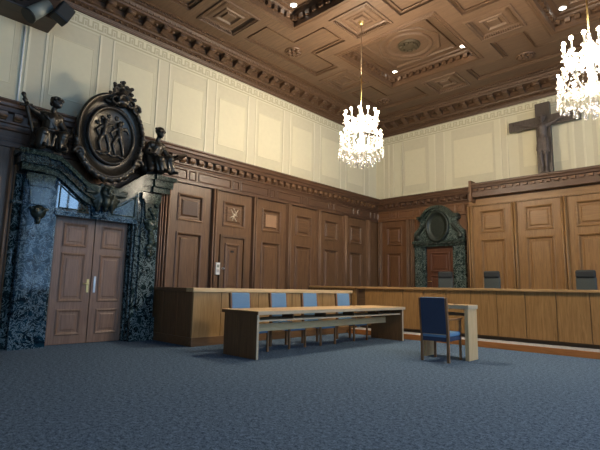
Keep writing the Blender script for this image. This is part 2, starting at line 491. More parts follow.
for (xa, xb, ya, yb_, g, h) in pluses:
    if h < 3 or g > 0.5: continue
    m = MB()
    for k in range(8):
        t = 2*PI*k/8
        m.ball((g+0.14*math.cos(t), h+0.14*math.sin(t), ZT+0.035), (0.075, 0.05, 0.04), 10, 6, Matrix.Rotation(t, 3, 'Z'))
    m.lathe([(0.25, 0), (0.245, -0.03), (0.215, -0.035), (0.20, 0)], (g, h, ZT+0.06), 24)
    m.ball((g, h, ZT+0.02), (0.06, 0.06, 0.05), 10, 8)
    m.build('rosette', M['crownx'], ceil)
    # thin moulding just inside the plus shaped recess
    m = MB()
    t = 0.07
    def seg(x0, x1, y0, y1): m.box(x0, x1, y0, y1, ZT+0.025, ZT+0.06, 0.008)
    w = 0.03
    c_ = 0.42
    seg(g-c_+t, g-c_+t+w, ya+t, (h-c_+t) if xa < g-c_-0.01 else yb_-t)
    seg(g+c_-t-w, g+c_-t, ya+t, (h-c_+t) if xb > g+c_+0.01 else yb_-t)
    if xa < g-c_-0.01:
        seg(g-c_+t, g-c_+t+w, h+c_-t, yb_-t) if yb_ > h+c_+0.01 else None
        seg(xa+t, g-c_+t, h-c_+t, h-c_+t+w); seg(xa+t, g-c_+t, h+c_-t-w, h+c_-t); seg(xa+t, xa+t+w, h-c_+t, h+c_-t)
    if xb > g+c_+0.01:
        seg(g+c_-t-w, g+c_-t, h+c_-t, yb_-t) if yb_ > h+c_+0.01 else None
        seg(g+c_-t, xb-t, h-c_+t, h-c_+t+w); seg(g+c_-t, xb-t, h+c_-t-w, h+c_-t); seg(xb-t-w, xb-t, h-c_+t, h+c_-t)
    seg(g-c_+t, g+c_-t, ya+t, ya+t+w); seg(g-c_+t, g+c_-t, yb_-t-w, yb_-t)
    m.build('cross_panel_moulding', M['crownx'], ceil)

# crown moulding: profile (out from the wall, up)
D = 0.65
PROF = [(0, -0.5), (0.05, -0.5), (0.06, -0.46), (0.04, -0.44), (0.06, -0.40), (0.13, -0.36), (0.16, -0.36), (0.17, -0.32), (0.22, -0.30), (0.22, -0.20), (0.27, -0.18),
        (0.46, -0.17), (0.47, -0.13), (0.50, -0.12), (0.53, -0.06), (0.60, -0.05), (0.61, -0.02), (0.66, -0.02), (0.70, 0.0), (0.70, 0.06), (0, 0.06)]
def crown(name, wall_pt, t0, t1, step=0.43, deco=True):
    m = MB()
    m.prism(PROF, t0, t1, wall_pt)
    if deco:
        n = int((t1-t0)/step)
        for k in range(n):
            c = t0+(k+0.5)*step
            # carved bracket with a scroll nose, then leaf beads between
            poly = [(0.20, -0.33), (0.30, -0.31), (0.40, -0.25), (0.44, -0.19), (0.44, -0.16), (0.20, -0.16)]
            m.prism(poly, c-0.075, c+0.075, wall_pt)
            m.tube(wall_pt(0.40, -0.22, c-0.09), wall_pt(0.40, -0.22, c+0.09), 0.05, 0.05, 10)
            m.tube(wall_pt(0.26, -0.30, c-0.085), wall_pt(0.26, -0.30, c+0.085), 0.035, 0.035, 8)
            m.ball(wall_pt(0.30, -0.19, c+step/2), (0.05, 0.05, 0.03), 8, 6)
        n = int((t1-t0)/0.07)
        for k in range(n):
            c = t0+(k+0.5)*0.07
            p = wall_pt(0.63, -0.025, c); m.box(p.x-0.018, p.x+0.018, p.y-0.018, p.y+0.018, p.z-0.02, p.z+0.02)
            if k % 2 == 0:
                p = wall_pt(0.50, -0.10, c); m.ball(p, (0.03, 0.03, 0.03), 6, 4)
                p = wall_pt(0.10, -0.385, c); m.ball(p, (0.03, 0.03, 0.025), 6, 4)
    return m.build(name, M['crownx'], ceil)
crown('crown_moulding', lambda u, v, t: Vector((XC+u, t, ZT+v)), 1.6, YC)
crown('crown_moulding', lambda u, v, t: Vector((XC+u, t, ZT+v)), YF, 1.6, deco=False)
crown('crown_moulding', lambda u, v, t: Vector((t, YC-u*1.28, ZT+v)), XC, 2.0)
crown('crown_moulding', lambda u, v, t: Vector((t, YC-u*1.28, ZT+v)), 2.0, XR, deco=False)
crown('crown_moulding', lambda u, v, t: Vector((XR-u, t, ZT+v)), YF, YC, deco=False)
crown('crown_moulding', lambda u, v, t: Vector((t, YF+u, ZT+v)), XC, XR, deco=False)

# ------------------------------------------------------------------ cream wall decoration
def cream_wall(parent, plane, bands, panels, lo, hi, key0, key1):
    """bands: list of lists of line centres with the mid tone strip between; panels: (a0,a1,inner a0,inner a1)"""
    m = MB()
    for ls in bands:
        for c in ls: m.prism([(c-0.022, lo), (c+0.022, lo), (c+0.022, hi), (c-0.022, hi)], 0, 0.02, plane)
    m.build('plaster_strip', M['cream_strip'], parent)
    m = MB()
    for ls in bands:
        for p, q in zip(ls, ls[1:]):
            m.prism([(p+0.022, lo), (q-0.022, lo), (q-0.022, hi), (p+0.022, hi)], 0, 0.006, plane)
    m.build('plaster_band', M['cream_mid'], parent)
    for a0, a1, i0, i1 in panels:
        fr = MB().ring(a0, a1, lo+0.05, hi-0.02, [(0, 0), (0, 0.006), (0.02, 0.006), (0.03, 0.004)], plane, True).build('panel_border', M['cream_dark'], parent)
        MB().ring(i0, i1, 4.83, 6.10, [(0, 0.004), (0.0, 0.012), (0.012, 0.012), (0.02, 0.008)], plane, True).build('panel_field', M['cream_panel'], fr)
    # meander frieze
    zb, h = 6.565, 0.17
    m = MB()
    def rb(a, b, c, d): m.prism([(a, c), (b, c), (b, d), (a, d)], 0, 0.005, plane)
    rb(key0, key1, 6.50, 6.53)
    rb(key0, key1, zb+h+0.03, zb+h+0.05)
    u = 0.205; t = 0.034; n = int((key1-key0)/u)
    for k in range(n):
        a = key0+k*u
        rb(a, a+t, zb, zb+h)
        rb(a+t, a+u*0.5, zb+h-t, zb+h)
        rb(a+u*0.5, a+u*0.5+t, zb, zb+h)
        rb(a+u*0.5+t, a+u, zb, zb+t)
        rb(a+t+0.02, a+u*0.5-0.015, zb+0.01, zb+h-t-0.03)
    m.build('meander_frieze', M['cream_key'], parent)
bands, pans = [], []
cs = [3.67+1.375*k for k in range(-1, 8)]
for c in cs: bands.append([c-0.145, c+0.145])
bands[0] = [2.19, 2.50]
for a, b in zip(cs, cs[1:]): pans.append((a+0.175, b-0.175, a+0.25, b-0.25))
pans[0] = (2.53, 3.49, 2.60, 3.40)
pans.append((0.9, 2.05, 1.0, 1.95))
cream_wall(wl, LW(XC), bands, pans, 4.5, 6.48, 2.5, YC)
bb = [[-9.15, -8.94, -8.75], [-8.39, -8.365], [-7.10, -6.76], [-4.91, -4.72], [-2.95, -2.70]]
pn = [(-8.34, -7.33, -8.26, -7.46), (-6.50, -5.10, -6.42, -5.16), (-4.40, -3.05, -4.28, -3.1), (-2.5, -1.1, -2.4, -1.2), (-0.6, 0.8, -0.5, 0.7)]
cream_wall(wb, BW(YC), bb, pn, 4.5, 6.48, XC, 2.0)

# white cable conduit up the left wall
tag(MB().tube((XC+0.02, 2.10, 4.40), (XC+0.02, 2.10, 6.05), 0.018).build('cable_conduit', M['white']), 'thin white cable conduit running up the cream wall above the marble doorway', 'conduit')

# ------------------------------------------------------------------ wainscot
PIL = [(0, 0), (0, 0.03), (0.02, 0.045), (0.035, 0.03), (0.05, 0.03), (0.06, 0.05), (0.10, 0.05)]
def pilaster(plane, c, z0, z1, mat, parent, w=0.055):
    m = MB()
    m.prism([(c-w, z0), (c+w, z0), (c+w, z1), (c-w, z1)], 0, 0.035, plane)
    for q in (-0.55, 0.55):
        m.prism([(c+(q-0.34)*w, z0), (c+(q+0.34)*w, z0), (c+(q+0.34)*w, z1), (c+(q-0.34)*w, z1)], 0.035, 0.095, plane)
        m.tube(plane(c+q*w, z0, 0.095), plane(c+q*w, z1, 0.095), w*0.34, w*0.34, 10)
    return m.build('pilaster', mat, parent)
RC = 0.045     # depth of the sunk panels
PANEL = [(0, 0.002), (0.0, 0.022), (0.02, 0.03), (0.045, 0.022), (0.06, -0.015), (0.075, -0.035), (0.12, -0.037), (0.145, -0.01), (0.155, -0.008)]
def panel(name, plane, a0, a1, b0, b1, mat, parent):
    return MB().ring(a0, a1, b0, b1, PANEL, plane, True).build(name, mat, parent)
FLAT = [(0, 0.0), (0.0, 0.03), (0.03, 0.04), (0.055, 0.03), (0.065, 0.004), (0.10, 0.004), (0.125, 0.016)]
def bay_frame(plane, a0, a1, b0, b1, holes, mat, parent):
    """stiles and rails round the sunk panels; holes are stacked (a0,a1,b0,b1) of one width"""
    m = MB()
    R = lambda p, q, r, t: m.prism([(p, r), (q, r), (q, t), (p, t)], -RC, 0, plane)
    h0, h1 = holes[0][0], holes[0][1]
    R(a0, h0, b0, b1); R(h1, a1, b0, b1)
    z = b0
    for h in holes:
        R(h0, h1, z, h[2]); z = h[3]
    R(h0, h1, z, b1)
    return m.build('bay_frame', mat, parent)
CORN = [(0, 0), (0.05, 0), (0.06, 0.04), (0.09, 0.06), (0.10, 0.22), (0.20, 0.235), (0.22, 0.30), (0.25, 0.32), (0.26, 0.37), (0.29, 0.40), (0.29, 0.43), (-0.16, 0.43), (-0.16, 0)]
def cornice(wall_pt, t0, t1, z0, mat, parent, step=0.245):
    m = MB(); m.prism([(u, z0+v) for u, v in CORN], t0, t1, wall_pt)
    return m.build('cornice', mat, parent)
def dentils(wall_pt, t0, t1, z0, mat, parent, step=0.245):
    m = MB()
    n = int((t1-t0)/step)
    for k in range(n):
        c = t0+(k+0.5)*step
        m.prism([(0.09, z0+0.09), (0.14, z0+0.10), (0.18, z0+0.16), (0.19, z0+0.225), (0.09, z0+0.225)], c-0.065, c+0.065, wall_pt)
        m.tube(wall_pt(0.155, z0+0.15, c-0.07), wall_pt(0.155, z0+0.15, c+0.07), 0.035, 0.035, 8)
    return m.build('dentil_row', mat, parent)
def frieze(plane, t0, t1, z0, z1, mids, mat, parent):
    m = MB()
    m.prism([(t0, z0), (t1, z0), (t1, z1), (t0, z1)], 0, 0.03, plane)
    m.prism([(t0, z0), (t1, z0), (t1, z0+0.05), (t0, z0+0.05)], 0.03, 0.065, plane)
    m.build('frieze', mat, parent)
    ed = [t0]+[v for c in mids for v in (c-0.13, c+0.13)]+[t1]
    P2 = [(0, 0.03), (0.0, 0.045), (0.02, 0.05), (0.035, 0.03), (0.04, 0.022)]
    for a, b in zip(ed, ed[1:]):
        if b-a < 0.15: continue
        MB().ring(a+0.03, b-0.03, z0+0.09, z1-0.04, P2, plane, True).build('frieze_panel', mat, parent)

# left wall
lw = struct(MB().box(XC, XL-RC, YF, YC, 0, 4.0).build('trim_1', M['wainz']), 'brown oak wall panelling along the left wall', 'panelling')
pl = LW(XL)
LPIL = [6.53+1.316*k for k in range(-1, 6)]
for c in [2.11, 0.80, -0.5]+LPIL: pilaster(pl, c, 0.2, 3.58, M['pilz'], lw, 0.065)
cornice(lambda u, v, t: Vector((XL+u, t, v)), YF, 13.7, 3.95, M['corny'], lw)
dentils(lambda u, v, t: Vector((XL+u, t, v)), 0.0, 13.6, 3.95, M['wainy'], lw)
mids = [2.11-0.655*3, 2.11-0.655]+[LPIL[0]-0.655]+[LPIL[k]+0.658 for k in range(6)]+[13.45]
frieze(pl, -1.0, YB, 3.58, 3.95, mids, M['corny'], lw)
MB().box(XL-RC, XL, 2.11, LPIL[0], 0, 3.6).build('bay_frame', M['wainz'], lw)
MB().box(XL-RC, XL, LPIL[6], YB, 0, 3.6).build('bay_frame', M['wainz'], lw)
MB().box(XL-RC, XL, YF, -0.5, 0, 3.6).build('bay_frame', M['wainz'], lw)
bays = [(0.80, 2.11), (-0.5, 0.80)]+[(LPIL[i], LPIL[i+1]) for i in range(6)]
kinds = {2: 'vent', 3: 'emblem', 4: 'tan'}
for i, (a, b) in enumerate(bays):
    c = (a+b)/2
    hs = [(c-0.355, c+0.355, 2.68, 3.33)]
    if i != 3: hs.insert(0, (c-0.355, c+0.355, 0.45, 2.41))
    bay_frame(pl, a, b, 0, 3.6, hs, M['wainz'], lw)
    sq = panel('upper_panel', pl, c-0.355, c+0.355, 2.68, 3.33, M['wainy'], lw)
    k = kinds.get(i)
    if k == 'vent':
        MB().box(XL-0.02, XL+0.004, c-0.20, c+0.20, 2.835, 3.175).build('vent_grille', M['vent'], sq)
    if k == 'tan':
        MB().box(XL-0.02, XL+0.0, c-0.20, c+0.20, 2.835, 3.175).build('panel_field', M['tan'], sq)
    if k == 'emblem':
        m = MB(); x = XL-0.002
        for p in ([(-0.10,3.14),(0.0,2.99),(-0.05,2.86)], [(0.13,3.15),(0.03,3.0)], [(-0.02,3.18),(0.05,3.08),(0.10,2.97)], [(-0.13,2.92),(-0.02,2.98),(0.09,2.84)]):
            m.path([(x, c+q[0], q[1]) for q in p], 0.012, 6)
        m.ball((x, c+0.02, 3.01), (0.012, 0.045, 0.04), 8, 6)
        m.build('emblem', M['inlay'], sq)
    if k != 'emblem':
        panel('lower_panel', pl, c-0.355, c+0.355, 0.45, 2.41, M['wainz'], lw)
pilaster(pl, 5.08, 0, 3.58, M['doorz'], lw, 0.05)
struct(MB().box(XL, XL+0.04, YF, 2.2, 0, 0.2).build('baseboard_left', M['wainy']))

# small panelled door in the left wall
c = (LPIL[1]+LPIL[2])/2
m = MB()
m.box(XL, XL+0.05, 6.76, 6.83, 0, 2.46); m.box(XL, XL+0.05, 7.52, 7.60, 0, 2.46); m.box(XL, XL+0.05, 6.83, 7.52, 2.40, 2.46)
m.box(XL, XL+0.012, 6.83, 6.845, 0, 2.40)
d2 = struct(m.build('door_2', M['darkz']), 'small reddish brown panelled door in the left wall panelling', 'door')
m = MB(); m.box(XL, XL+0.015, 6.84, 7.46, 0, 2.36)
m.ring(6.92, 7.38, 1.05, 2.25, FLAT, LW(XL+0.015), True); m.ring(6.92, 7.38, 0.15, 0.95, FLAT, LW(XL+0.015), True)
leaf = m.build('door_leaf', M['wainz'], d2)
m = MB(); m.lathe([(0, 0.06), (0.025, 0.055), (0.03, 0.03), (0.012, 0.02), (0.012, 0), (0.03, 0)], (XL+0.02, 6.88, 1.6), 12, 'x'); m.build('door_knob', M['steel'], leaf)
MB().box(XL+0.01, XL+0.05, 7.10, 7.19, 2.02, 2.07).build('number_plate', M['black'], leaf)
t = thing('intercom_plate', 'pale rectangular intercom plate on the panelling left of the small door', 'switch plate', (XL, 6.715, 1.59))
MB().box(0.0, 0.055, -0.06, 0.06, -0.15, 0.15, 0.008).build('plate', M['white'], t)
MB().box(0.055, 0.062, -0.035, 0.035, -0.09, -0.02).build('button', M['steel'], t)
MB().box(0.055, 0.060, -0.035, 0.035, 0.03, 0.10).build('speaker_grille', M['grey'], t)

# back wall, left section
bwl = struct(MB().box(XC+0.15, -5.78, YB+RC, YC, 0, 4.0).build('trim_2', M['backz']), 'red brown oak panelling round the marble doorway on the back wall', 'panelling')
pb = BW(YB)
for c in (-9.22, -8.08, -7.90, -5.93): pilaster(pb, c, 0.2, 3.58, M['pilz'], bwl, 0.06)
cornice(lambda u, v, t: Vector((t, YB-u, v)), XL, -5.70, 3.95, M['cornx'], bwl)
dentils(lambda u, v, t: Vector((t, YB-u, v)), XL+0.3, -5.74, 3.95, M['cornx'], bwl)
frieze(pb, XL, -5.78, 3.58, 3.95, [-8.65, -7.7, -6.2], M['backx'], bwl)
MB().box(-7.99, -5.78, YB, YB+RC, 0, 3.6).build('bay_frame', M['backz'], bwl)
MB().box(XL, -9.22, YB, YB+RC, 0, 3.6).build('bay_frame', M['backz'], bwl)
bay_frame(pb, -9.22, -7.99, 0, 3.6, [(-8.98, -8.35, 0.45, 2.46), (-8.98, -8.35, 2.70, 3.38)], M['backz'], bwl)
panel('upper_panel', pb, -8.98, -8.35, 2.70, 3.38, M['backx'], bwl)
panel('lower_panel', pb, -8.98, -8.35, 0.45, 2.46, M['backz'], bwl)

# back wall, right pale section standing proud
YG = 13.6
bwr = struct(MB().box(-5.80, XR, YG+RC, YC, 0, 4.0).build('trim_3', M['goldz']), 'golden oak panelling behind the judges bench', 'panelling')
pg = BW(YG)
MB().box(-5.69, -5.61, YG-0.33, YG, 3.86, 4.50).build('cornice_stop', M['backz'], bwr)
GP = [-5.78+1.28*k for k in range(0, 6)]
for c in GP: pilaster(pg, c, 0.2, 3.74, M['goldpz'], bwr, 0.07)
CORN = [(0, 0), (0.03, 0), (0.03, 0.02), (0.26, 0.03), (0.26, 0.19), (0.20, 0.20), (0.20, 0.30), (0.27, 0.31), (0.28, 0.36), (0.31, 0.39), (0.31, 0.45), (-0.33, 0.45), (-0.33, 0)]
cornice(lambda u, v, t: Vector((t, YG-u, v)), -5.66, XR, 3.96, M['cornx'], bwr)
m = MB()
for k in range(45):
    c = -5.7+k*0.2
    m.box(c-0.055, c+0.055, YG-0.26, YG-0.2, 4.175, 4.24)
m.build('dentil_row', M['backx'], bwr)
m = MB(); m.box(-5.80, XR, YG-0.03, YG, 3.74, 3.96)
for k in range(110):
    c = -5.8+k*0.075; m.box(c-0.024, c+0.024, YG-0.055, YG-0.03, 3.745, 3.785)
m.build('frieze', M['goldx'], bwr)
MB().box(GP[-1], XR, YG, YG+RC, 0, 3.8).build('bay_frame', M['goldz'], bwr)
for a, b in zip(GP, GP[1:]):
    c = (a+b)/2
    bay_frame(pg, a, b, 0, 3.8, [(c-0.37, c+0.37, 0.5, 2.72), (c-0.37, c+0.37, 2.90, 3.60)], M['goldz'], bwr)
    panel('upper_panel', pg, c-0.37, c+0.37, 2.90, 3.60, M['goldx'], bwr)
    panel('lower_panel', pg, c-0.37, c+0.37, 0.5, 2.72, M['goldz'], bwr)

# dark timber soffit at the upper left corner
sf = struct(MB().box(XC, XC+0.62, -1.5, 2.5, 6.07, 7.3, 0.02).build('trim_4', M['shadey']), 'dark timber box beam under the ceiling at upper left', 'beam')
blob('carved_corbel', [('s', (XC+0.5, 1.95+0.08*math.sin(k*2.1), 6.12+0.05*k), (0.09, 0.10, 0.06)) for k in range(5)] +
     [('s', (XC+0.6, 1.75+0.1*k, 6.16+0.06*(k % 3)), (0.06, 0.05, 0.07)) for k in range(5)], M['bronze'], sf, 0.02)

# ------------------------------------------------------------------ main door
d1 = MB()
XD = -9.34
d1.box(XD, XD+0.03, 2.80, 2.93, 0, 2.6); d1.box(XD, XD+0.03, 4.38, 4.46, 0, 2.6); d1.box(XD, XD+0.03, 2.93, 4.38, 2.48, 2.6)
d1 = struct(d1.build('door_1', M['darkz']), 'tall double wooden door with panelled leaves in the marble doorway', 'door')
for y0, y1 in ((2.93, 3.645), (3.665, 4.38)):
    m = MB(); m.box(XD, XD+0.03, y0, y1, 0.01, 2.48)
    for z0, z1 in ((1.86, 2.32), (0.80, 1.74), (0.17, 0.66)):
        m.ring(y0+0.13, y1-0.13, z0, z1, [(0, 0), (0, 0.012), (0.02, 0.02), (0.04, 0.012), (0.055, 0.002), (0.09, 0.002), (0.11, 0.010)], LW(XD+0.03), True)
    lf = m.build('door_leaf', M['doorz'], d1)
    if y0 < 3:
        m = MB(); m.box(XD+0.03, XD+0.038, 3.575, 3.62, 0.98, 1.24, 0.003)
        m.tube((XD+0.035, 3.598, 1.15), (XD+0.09, 3.598, 1.15), 0.01); m.tube((XD+0.085, 3.598, 1.15), (XD+0.085, 3.49, 1.15), 0.011)
        m.build('door_handle', M['brass'], lf)
    else:
        MB().box(XD+0.03, XD+0.04, 3.71, 3.75, 0.98, 1.30, 0.003).build('push_plate', M['steel'], lf)

# ------------------------------------------------------------------ left marble doorway
CYP = 3.605
ps = thing('marble_doorway', 'dark green marble doorway with curved cornice framing the tall double door', 'doorway', (XL, CYP, 0))
L0 = lambda a, b, h: Vector((h, a, b))       # local: h out of the panelling
def cpath(dz):  # cornice line from block to the centre
    return [(0.80+0.25, 3.50+dz), (0.84, 3.48+dz), (0.70, 3.38+dz), (0.52, 3.24+dz), (0.34, 3.10+dz), (0.12, 3.00+dz)]
for s in (-1, 1):
    q0, q1 = (0.80, 1.30 if s > 0 else 1.34)
    m = MB()
    mir = lambda poly: [(s*a, b) for a, b in poly]
    m.prism(mir([(q0, 0.0), (q1, 0.0), (q1, 3.12), (q0, 3.12)]), 0.0, 0.27, L0)
    m.prism(mir([(q0+0.10, 0.55), (q1-0.02, 0.55), (q1-0.02, 2.98), (q0+0.10, 2.98)]), 0.27, 0.31, L0)
    m.prism(mir([(q0-0.02, 0.0), (q1+0.02, 0.0), (q1+0.02, 0.48), (q0-0.02, 0.48)]), 0.0, 0.33, L0)
    m.build('pilaster', M['marble_sky_tint' if s < 0 else 'marble_vein'], ps)
    if s < 0:
        m = MB(); m.tube((0.10, s*1.40, 0.0), (0.10, s*1.40, 3.1), 0.07, 0.065, 14); m.box(0.0, 0.19, -1.49, -1.31, 2.55, 2.62, 0.01); m.box(0.0, 0.19, -1.49, -1.31, 0, 0.4, 0.01)
        m.build('column', M['marble_vein'], ps)
    m = MB()
    m.prism(mir([(q0+0.06, 2.98), (q1, 2.98), (q1, 3.12), (q0+0.06, 3.12)]), 0.31, 0.36, L0)
    m.prism(mir([(q0+0.16, 2.55), (q1-0.10, 2.55), (q1-0.06, 2.98), (q0+0.12, 2.98)]), 0.31, 0.36, L0)
    m.prism(mir([(q0+0.12, 2.88), (q1-0.06, 2.88), (q1-0.02, 2.98), (q0+0.08, 2.98)]), 0.36, 0.39, L0)
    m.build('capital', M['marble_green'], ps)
    orn = []
    yc_ = s*(q0+0.29)
    orn += [('s', (0.33, yc_, 2.42), (0.09, 0.13, 0.13)), ('c', (0.36, yc_-0.13, 2.48), 0.032, (0.36, yc_+0.13, 2.48), 0.032), ('s', (0.36, yc_, 2.26), (0.04, 0.04, 0.07)),
            ('s', (0.40, yc_-0.06, 2.44), (0.035, 0.03, 0.05)), ('s', (0.40, yc_+0.06, 2.44), (0.035, 0.03, 0.05))]
    if s > 0:
        orn += [('s', (0.34, s*(q0+0.31)+0.03*math.sin(k*2), 2.2-0.13*k), (0.05, 0.08, 0.08)) for k in range(4)]
        orn += [('s', (0.36, s*(q0+0.31)+0.08*math.cos(k*2.4), 2.85-0.09*k), (0.05, 0.06, 0.05)) for k in range(7)]
    blob('festoon', orn, M['bronze_green'] if s < 0 else M['marble_green'], ps, 0.014, 2)
    # stepped jamb inside the opening
    m = MB()
    m.prism(mir([(0.755, 0), (0.80, 0), (0.80, 2.5), (0.755, 2.5)]), 0.0, 0.22, L0)
    m.prism(mir([(0.72, 0), (0.755, 0), (0.755, 2.5), (0.72, 2.5)]), 0.0, 0.12, L0)
    m.build('jamb', M['marble_vein'], ps)
    # curved cornice: block at the end then a sweep down to the middle
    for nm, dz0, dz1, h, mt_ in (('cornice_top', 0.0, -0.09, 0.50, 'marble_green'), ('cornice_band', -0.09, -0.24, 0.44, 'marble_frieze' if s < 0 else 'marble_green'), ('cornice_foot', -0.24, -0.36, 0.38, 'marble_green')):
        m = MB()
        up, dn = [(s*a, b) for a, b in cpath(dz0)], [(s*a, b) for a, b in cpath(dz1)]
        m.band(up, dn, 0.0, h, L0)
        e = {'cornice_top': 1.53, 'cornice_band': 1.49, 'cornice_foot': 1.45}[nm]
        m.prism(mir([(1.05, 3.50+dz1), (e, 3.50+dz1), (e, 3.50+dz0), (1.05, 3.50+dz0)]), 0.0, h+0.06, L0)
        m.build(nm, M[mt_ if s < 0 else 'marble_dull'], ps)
    # smooth frieze below the curve
    m = MB()
    TILT = lambda a, b, h: Vector((h+(0.045*(b-2.46) if h > 0.1 else 0), a, b))
    m.band([(s*a, b) for a, b in [(0.80, 3.14), (0.70, 3.05), (0.52, 2.90), (0.34, 2.76), (0.12, 2.66)]], [(s*a, 2.46) for a in (0.80, 0.70, 0.52, 0.34, 0.12)], 0.0, 0.26, TILT)
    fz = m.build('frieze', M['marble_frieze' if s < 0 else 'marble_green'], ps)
    m = MB()
    for p, q in (((0.74, 2.56), (0.74, 2.98)), ((0.74, 2.56), (0.26, 2.56)), ((0.26, 2.56), (0.26, 2.66)), ((0.74, 2.98), (0.50, 2.80)), ((0.50, 2.80), (0.26, 2.66))):
        m.tube((0.262+0.045*(p[1]-2.46), s*p[0], p[1]), (0.262+0.045*(q[1]-2.46), s*q[0], q[1]), 0.014, 0.014, 8)
    m.build('frieze_bead', M['marble_green'], fz)
m = MB(); m.prism([(-0.80, 2.42), (0.80, 2.42), (0.80, 2.50), (-0.80, 2.50)], 0.0, 0.30, L0)
m.prism([(-0.14, 2.46), (0.14, 2.46), (0.2, 2.75), (-0.2, 2.75)], 0.0, 0.34, L0)
m.build('lintel', M['marble_sky_tint'], ps)
# mask with leaves below the medallion
mk = [('s', (0.44, 0.06, 2.93), (0.12, 0.14, 0.185)), ('s', (0.565, 0.06, 2.96), (0.035, 0.032, 0.065)), ('s', (0.54, 0.0, 3.04), (0.03, 0.05, 0.022)), ('s', (0.54, 0.12, 3.04), (0.03, 0.05, 0.022)),
      ('s', (0.54, 0.06, 2.87), (0.025, 0.055, 0.02)), ('s', (0.53, -0.02, 2.93), (0.03, 0.04, 0.05)), ('s', (0.53, 0.14, 2.93), (0.03, 0.04, 0.05)), ('s', (0.45, 0.06, 2.76), (0.09, 0.09, 0.12)), ('s', (0.43, 0.06, 2.64), (0.06, 0.05, 0.08))]
for k in range(17):
    t = PI*(-0.2+1.4*k/16)
    r = 0.24+0.05*(k % 2)
    mk.append(('c', (0.43, 0.06+0.17*math.cos(t), 2.97+0.10*math.sin(t)), 0.05, (0.42+0.03*(k % 2), 0.06+(r+0.06)*1.15*math.cos(t), 2.97+(r*0.45)*math.sin(t)), 0.035))
for q in (-1, 1):
    for i in range(4):
        mk.append(('c', (0.44, 0.06+q*0.12, 2.90-0.05*i), 0.045, (0.40, 0.06+q*(0.26-0.04*i), 2.82-0.075*i), 0.04))
    mk.append(('s', (0.42, 0.06+q*0.34, 2.98), (0.06, 0.08, 0.07)))
blob('mask', mk, M['bronze_green'], ps, 0.014, 2)

# ------------------------------------------------------------------ bronze medallion
md = thing('bronze_medallion', 'large dark bronze oval medallion with a leafy crest on top of the marble doorway', 'medallion', (XL+0.22, 3.65, 4.12))
def oval(mb, prof, ya, za, n=48, c=(0, 0)):
    # prof: (scale, x)
    rows = []
    for k, x in prof:
        rows.append([mb.bm.verts.new((x, c[0]+ya*k*math.cos(2*PI*i/n), c[1]+za*k*math.sin(2*PI*i/n))) for i in range(n)])
    for A, B in zip(rows, rows[1:]):
        for i in range(n):
            f = mb.bm.faces.new([A[i], A[(i+1)%n], B[(i+1)%n], B[i]]); f.smooth = True
    mb.bm.faces.new(rows[-1]); mb.bm.faces.new(rows[0][::-1])
m = MB(); oval(m, [(0.90, 0.00), (0.99, 0.08), (1.03, 0.20), (1.02, 0.27), (0.985, 0.30), (0.95, 0.295), (0.90, 0.25), (0.82, 0.21), (0.72, 0.20), (0.66, 0.22)], 0.66, 0.87)
rim = m.build('dished_rim', M['bronze'], md)
m = MB(); oval(m, [(1.16, 0.22), (1.14, 0.30), (1.06, 0.31), (1.02, 0.27), (0.98, 0.25), (0.5, 0.255)], 0.42, 0.53)
disc = m.build('relief_disc', M['bronze'], md)
rel = []
for s, o in ((-1, -0.14), (1, 0.14)):
    x = 0.27
    rel += [('s', (x+0.03, o, 0.26), (0.04, 0.05, 0.06)), ('c', (x, o, 0.19), 0.05, (x, o+0.02*s, 0.0), 0.055),
            ('c', (x, o-0.03, 0.0), 0.045, (x, o-0.10, -0.17), 0.035), ('c', (x, o-0.10, -0.17), 0.032, (x, o-0.05, -0.34), 0.025),
            ('c', (x, o+0.03, 0.0), 0.045, (x, o+0.09, -0.18), 0.035), ('c', (x, o+0.09, -0.18), 0.032, (x, o+0.12, -0.34), 0.025),
            ('c', (x, o-0.05, 0.17), 0.03, (x, o-0.16, 0.06), 0.024), ('c', (x, o-0.16, 0.06), 0.022, (x, o-0.10, -0.04), 0.02),
            ('c', (x, o+0.05, 0.17), 0.03, (x, o+0.15, 0.22), 0.024), ('c', (x, o+0.15, 0.22), 0.022, (x, o+0.2, 0.12), 0.02)]
rel += [('s', (0.26, -0.25+0.1*k, -0.38-0.03*(k % 2)), (0.03, 0.07, 0.03)) for k in range(6)]
rel += [('s', (0.26, 0.32*math.cos(t), 0.40*math.sin(t)), (0.03, 0.05, 0.05)) for t in (0.5, 0.9, 1.3, 1.8, 2.2, 2.6)]
blob('relief_figures', rel, M['bronze'], disc, 0.012, 2)
orn = []      # scrolls gathered along the foot and the shoulders of the rim
for k in range(25):
    t = PI*(1.08+0.84*k/24)
    r = 1.0+0.02*(k % 2)
    orn.append(('s', (0.24, 0.66*r*math.cos(t), 0.88*r*math.sin(t)), (0.07, 0.075, 0.06+0.02*(k % 2))))
for sy in (-1, 1):
    for k in range(8):
        a = PI*0.9*k/7
        orn.append(('s', (0.27, sy*(0.60-0.10*math.cos(a)*0.9), -0.50+0.12*math.sin(a)), (0.06, 0.045, 0.045)))
blob('scrolled_foot', orn, M['bronze'], md, 0.018, 2)
orn = []
for k in range(14):
    t = PI*(0.40-0.42*k/13)
    orn.append(('s', (0.27, 0.655*math.cos(t), 0.87*math.sin(t)), (0.07, 0.06, 0.05+0.025*(k % 3 == 0))))
for k in range(10):
    a = 1.6*PI*k/9
    orn.append(('s', (0.31, 0.46+0.075*math.cos(a), 0.66+0.085*math.sin(a)), (0.055, 0.04, 0.04)))
blob('shoulder_scroll', orn, M['bronze'], md, 0.016, 2)
CYC = 0.16
cr = [('s', (0.24, CYC, 0.84), (0.12, 0.19, 0.12)), ('s', (0.30, CYC, 0.74), (0.10, 0.14, 0.10)), ('s', (0.25, CYC, 0.96), (0.08, 0.09, 0.10))]
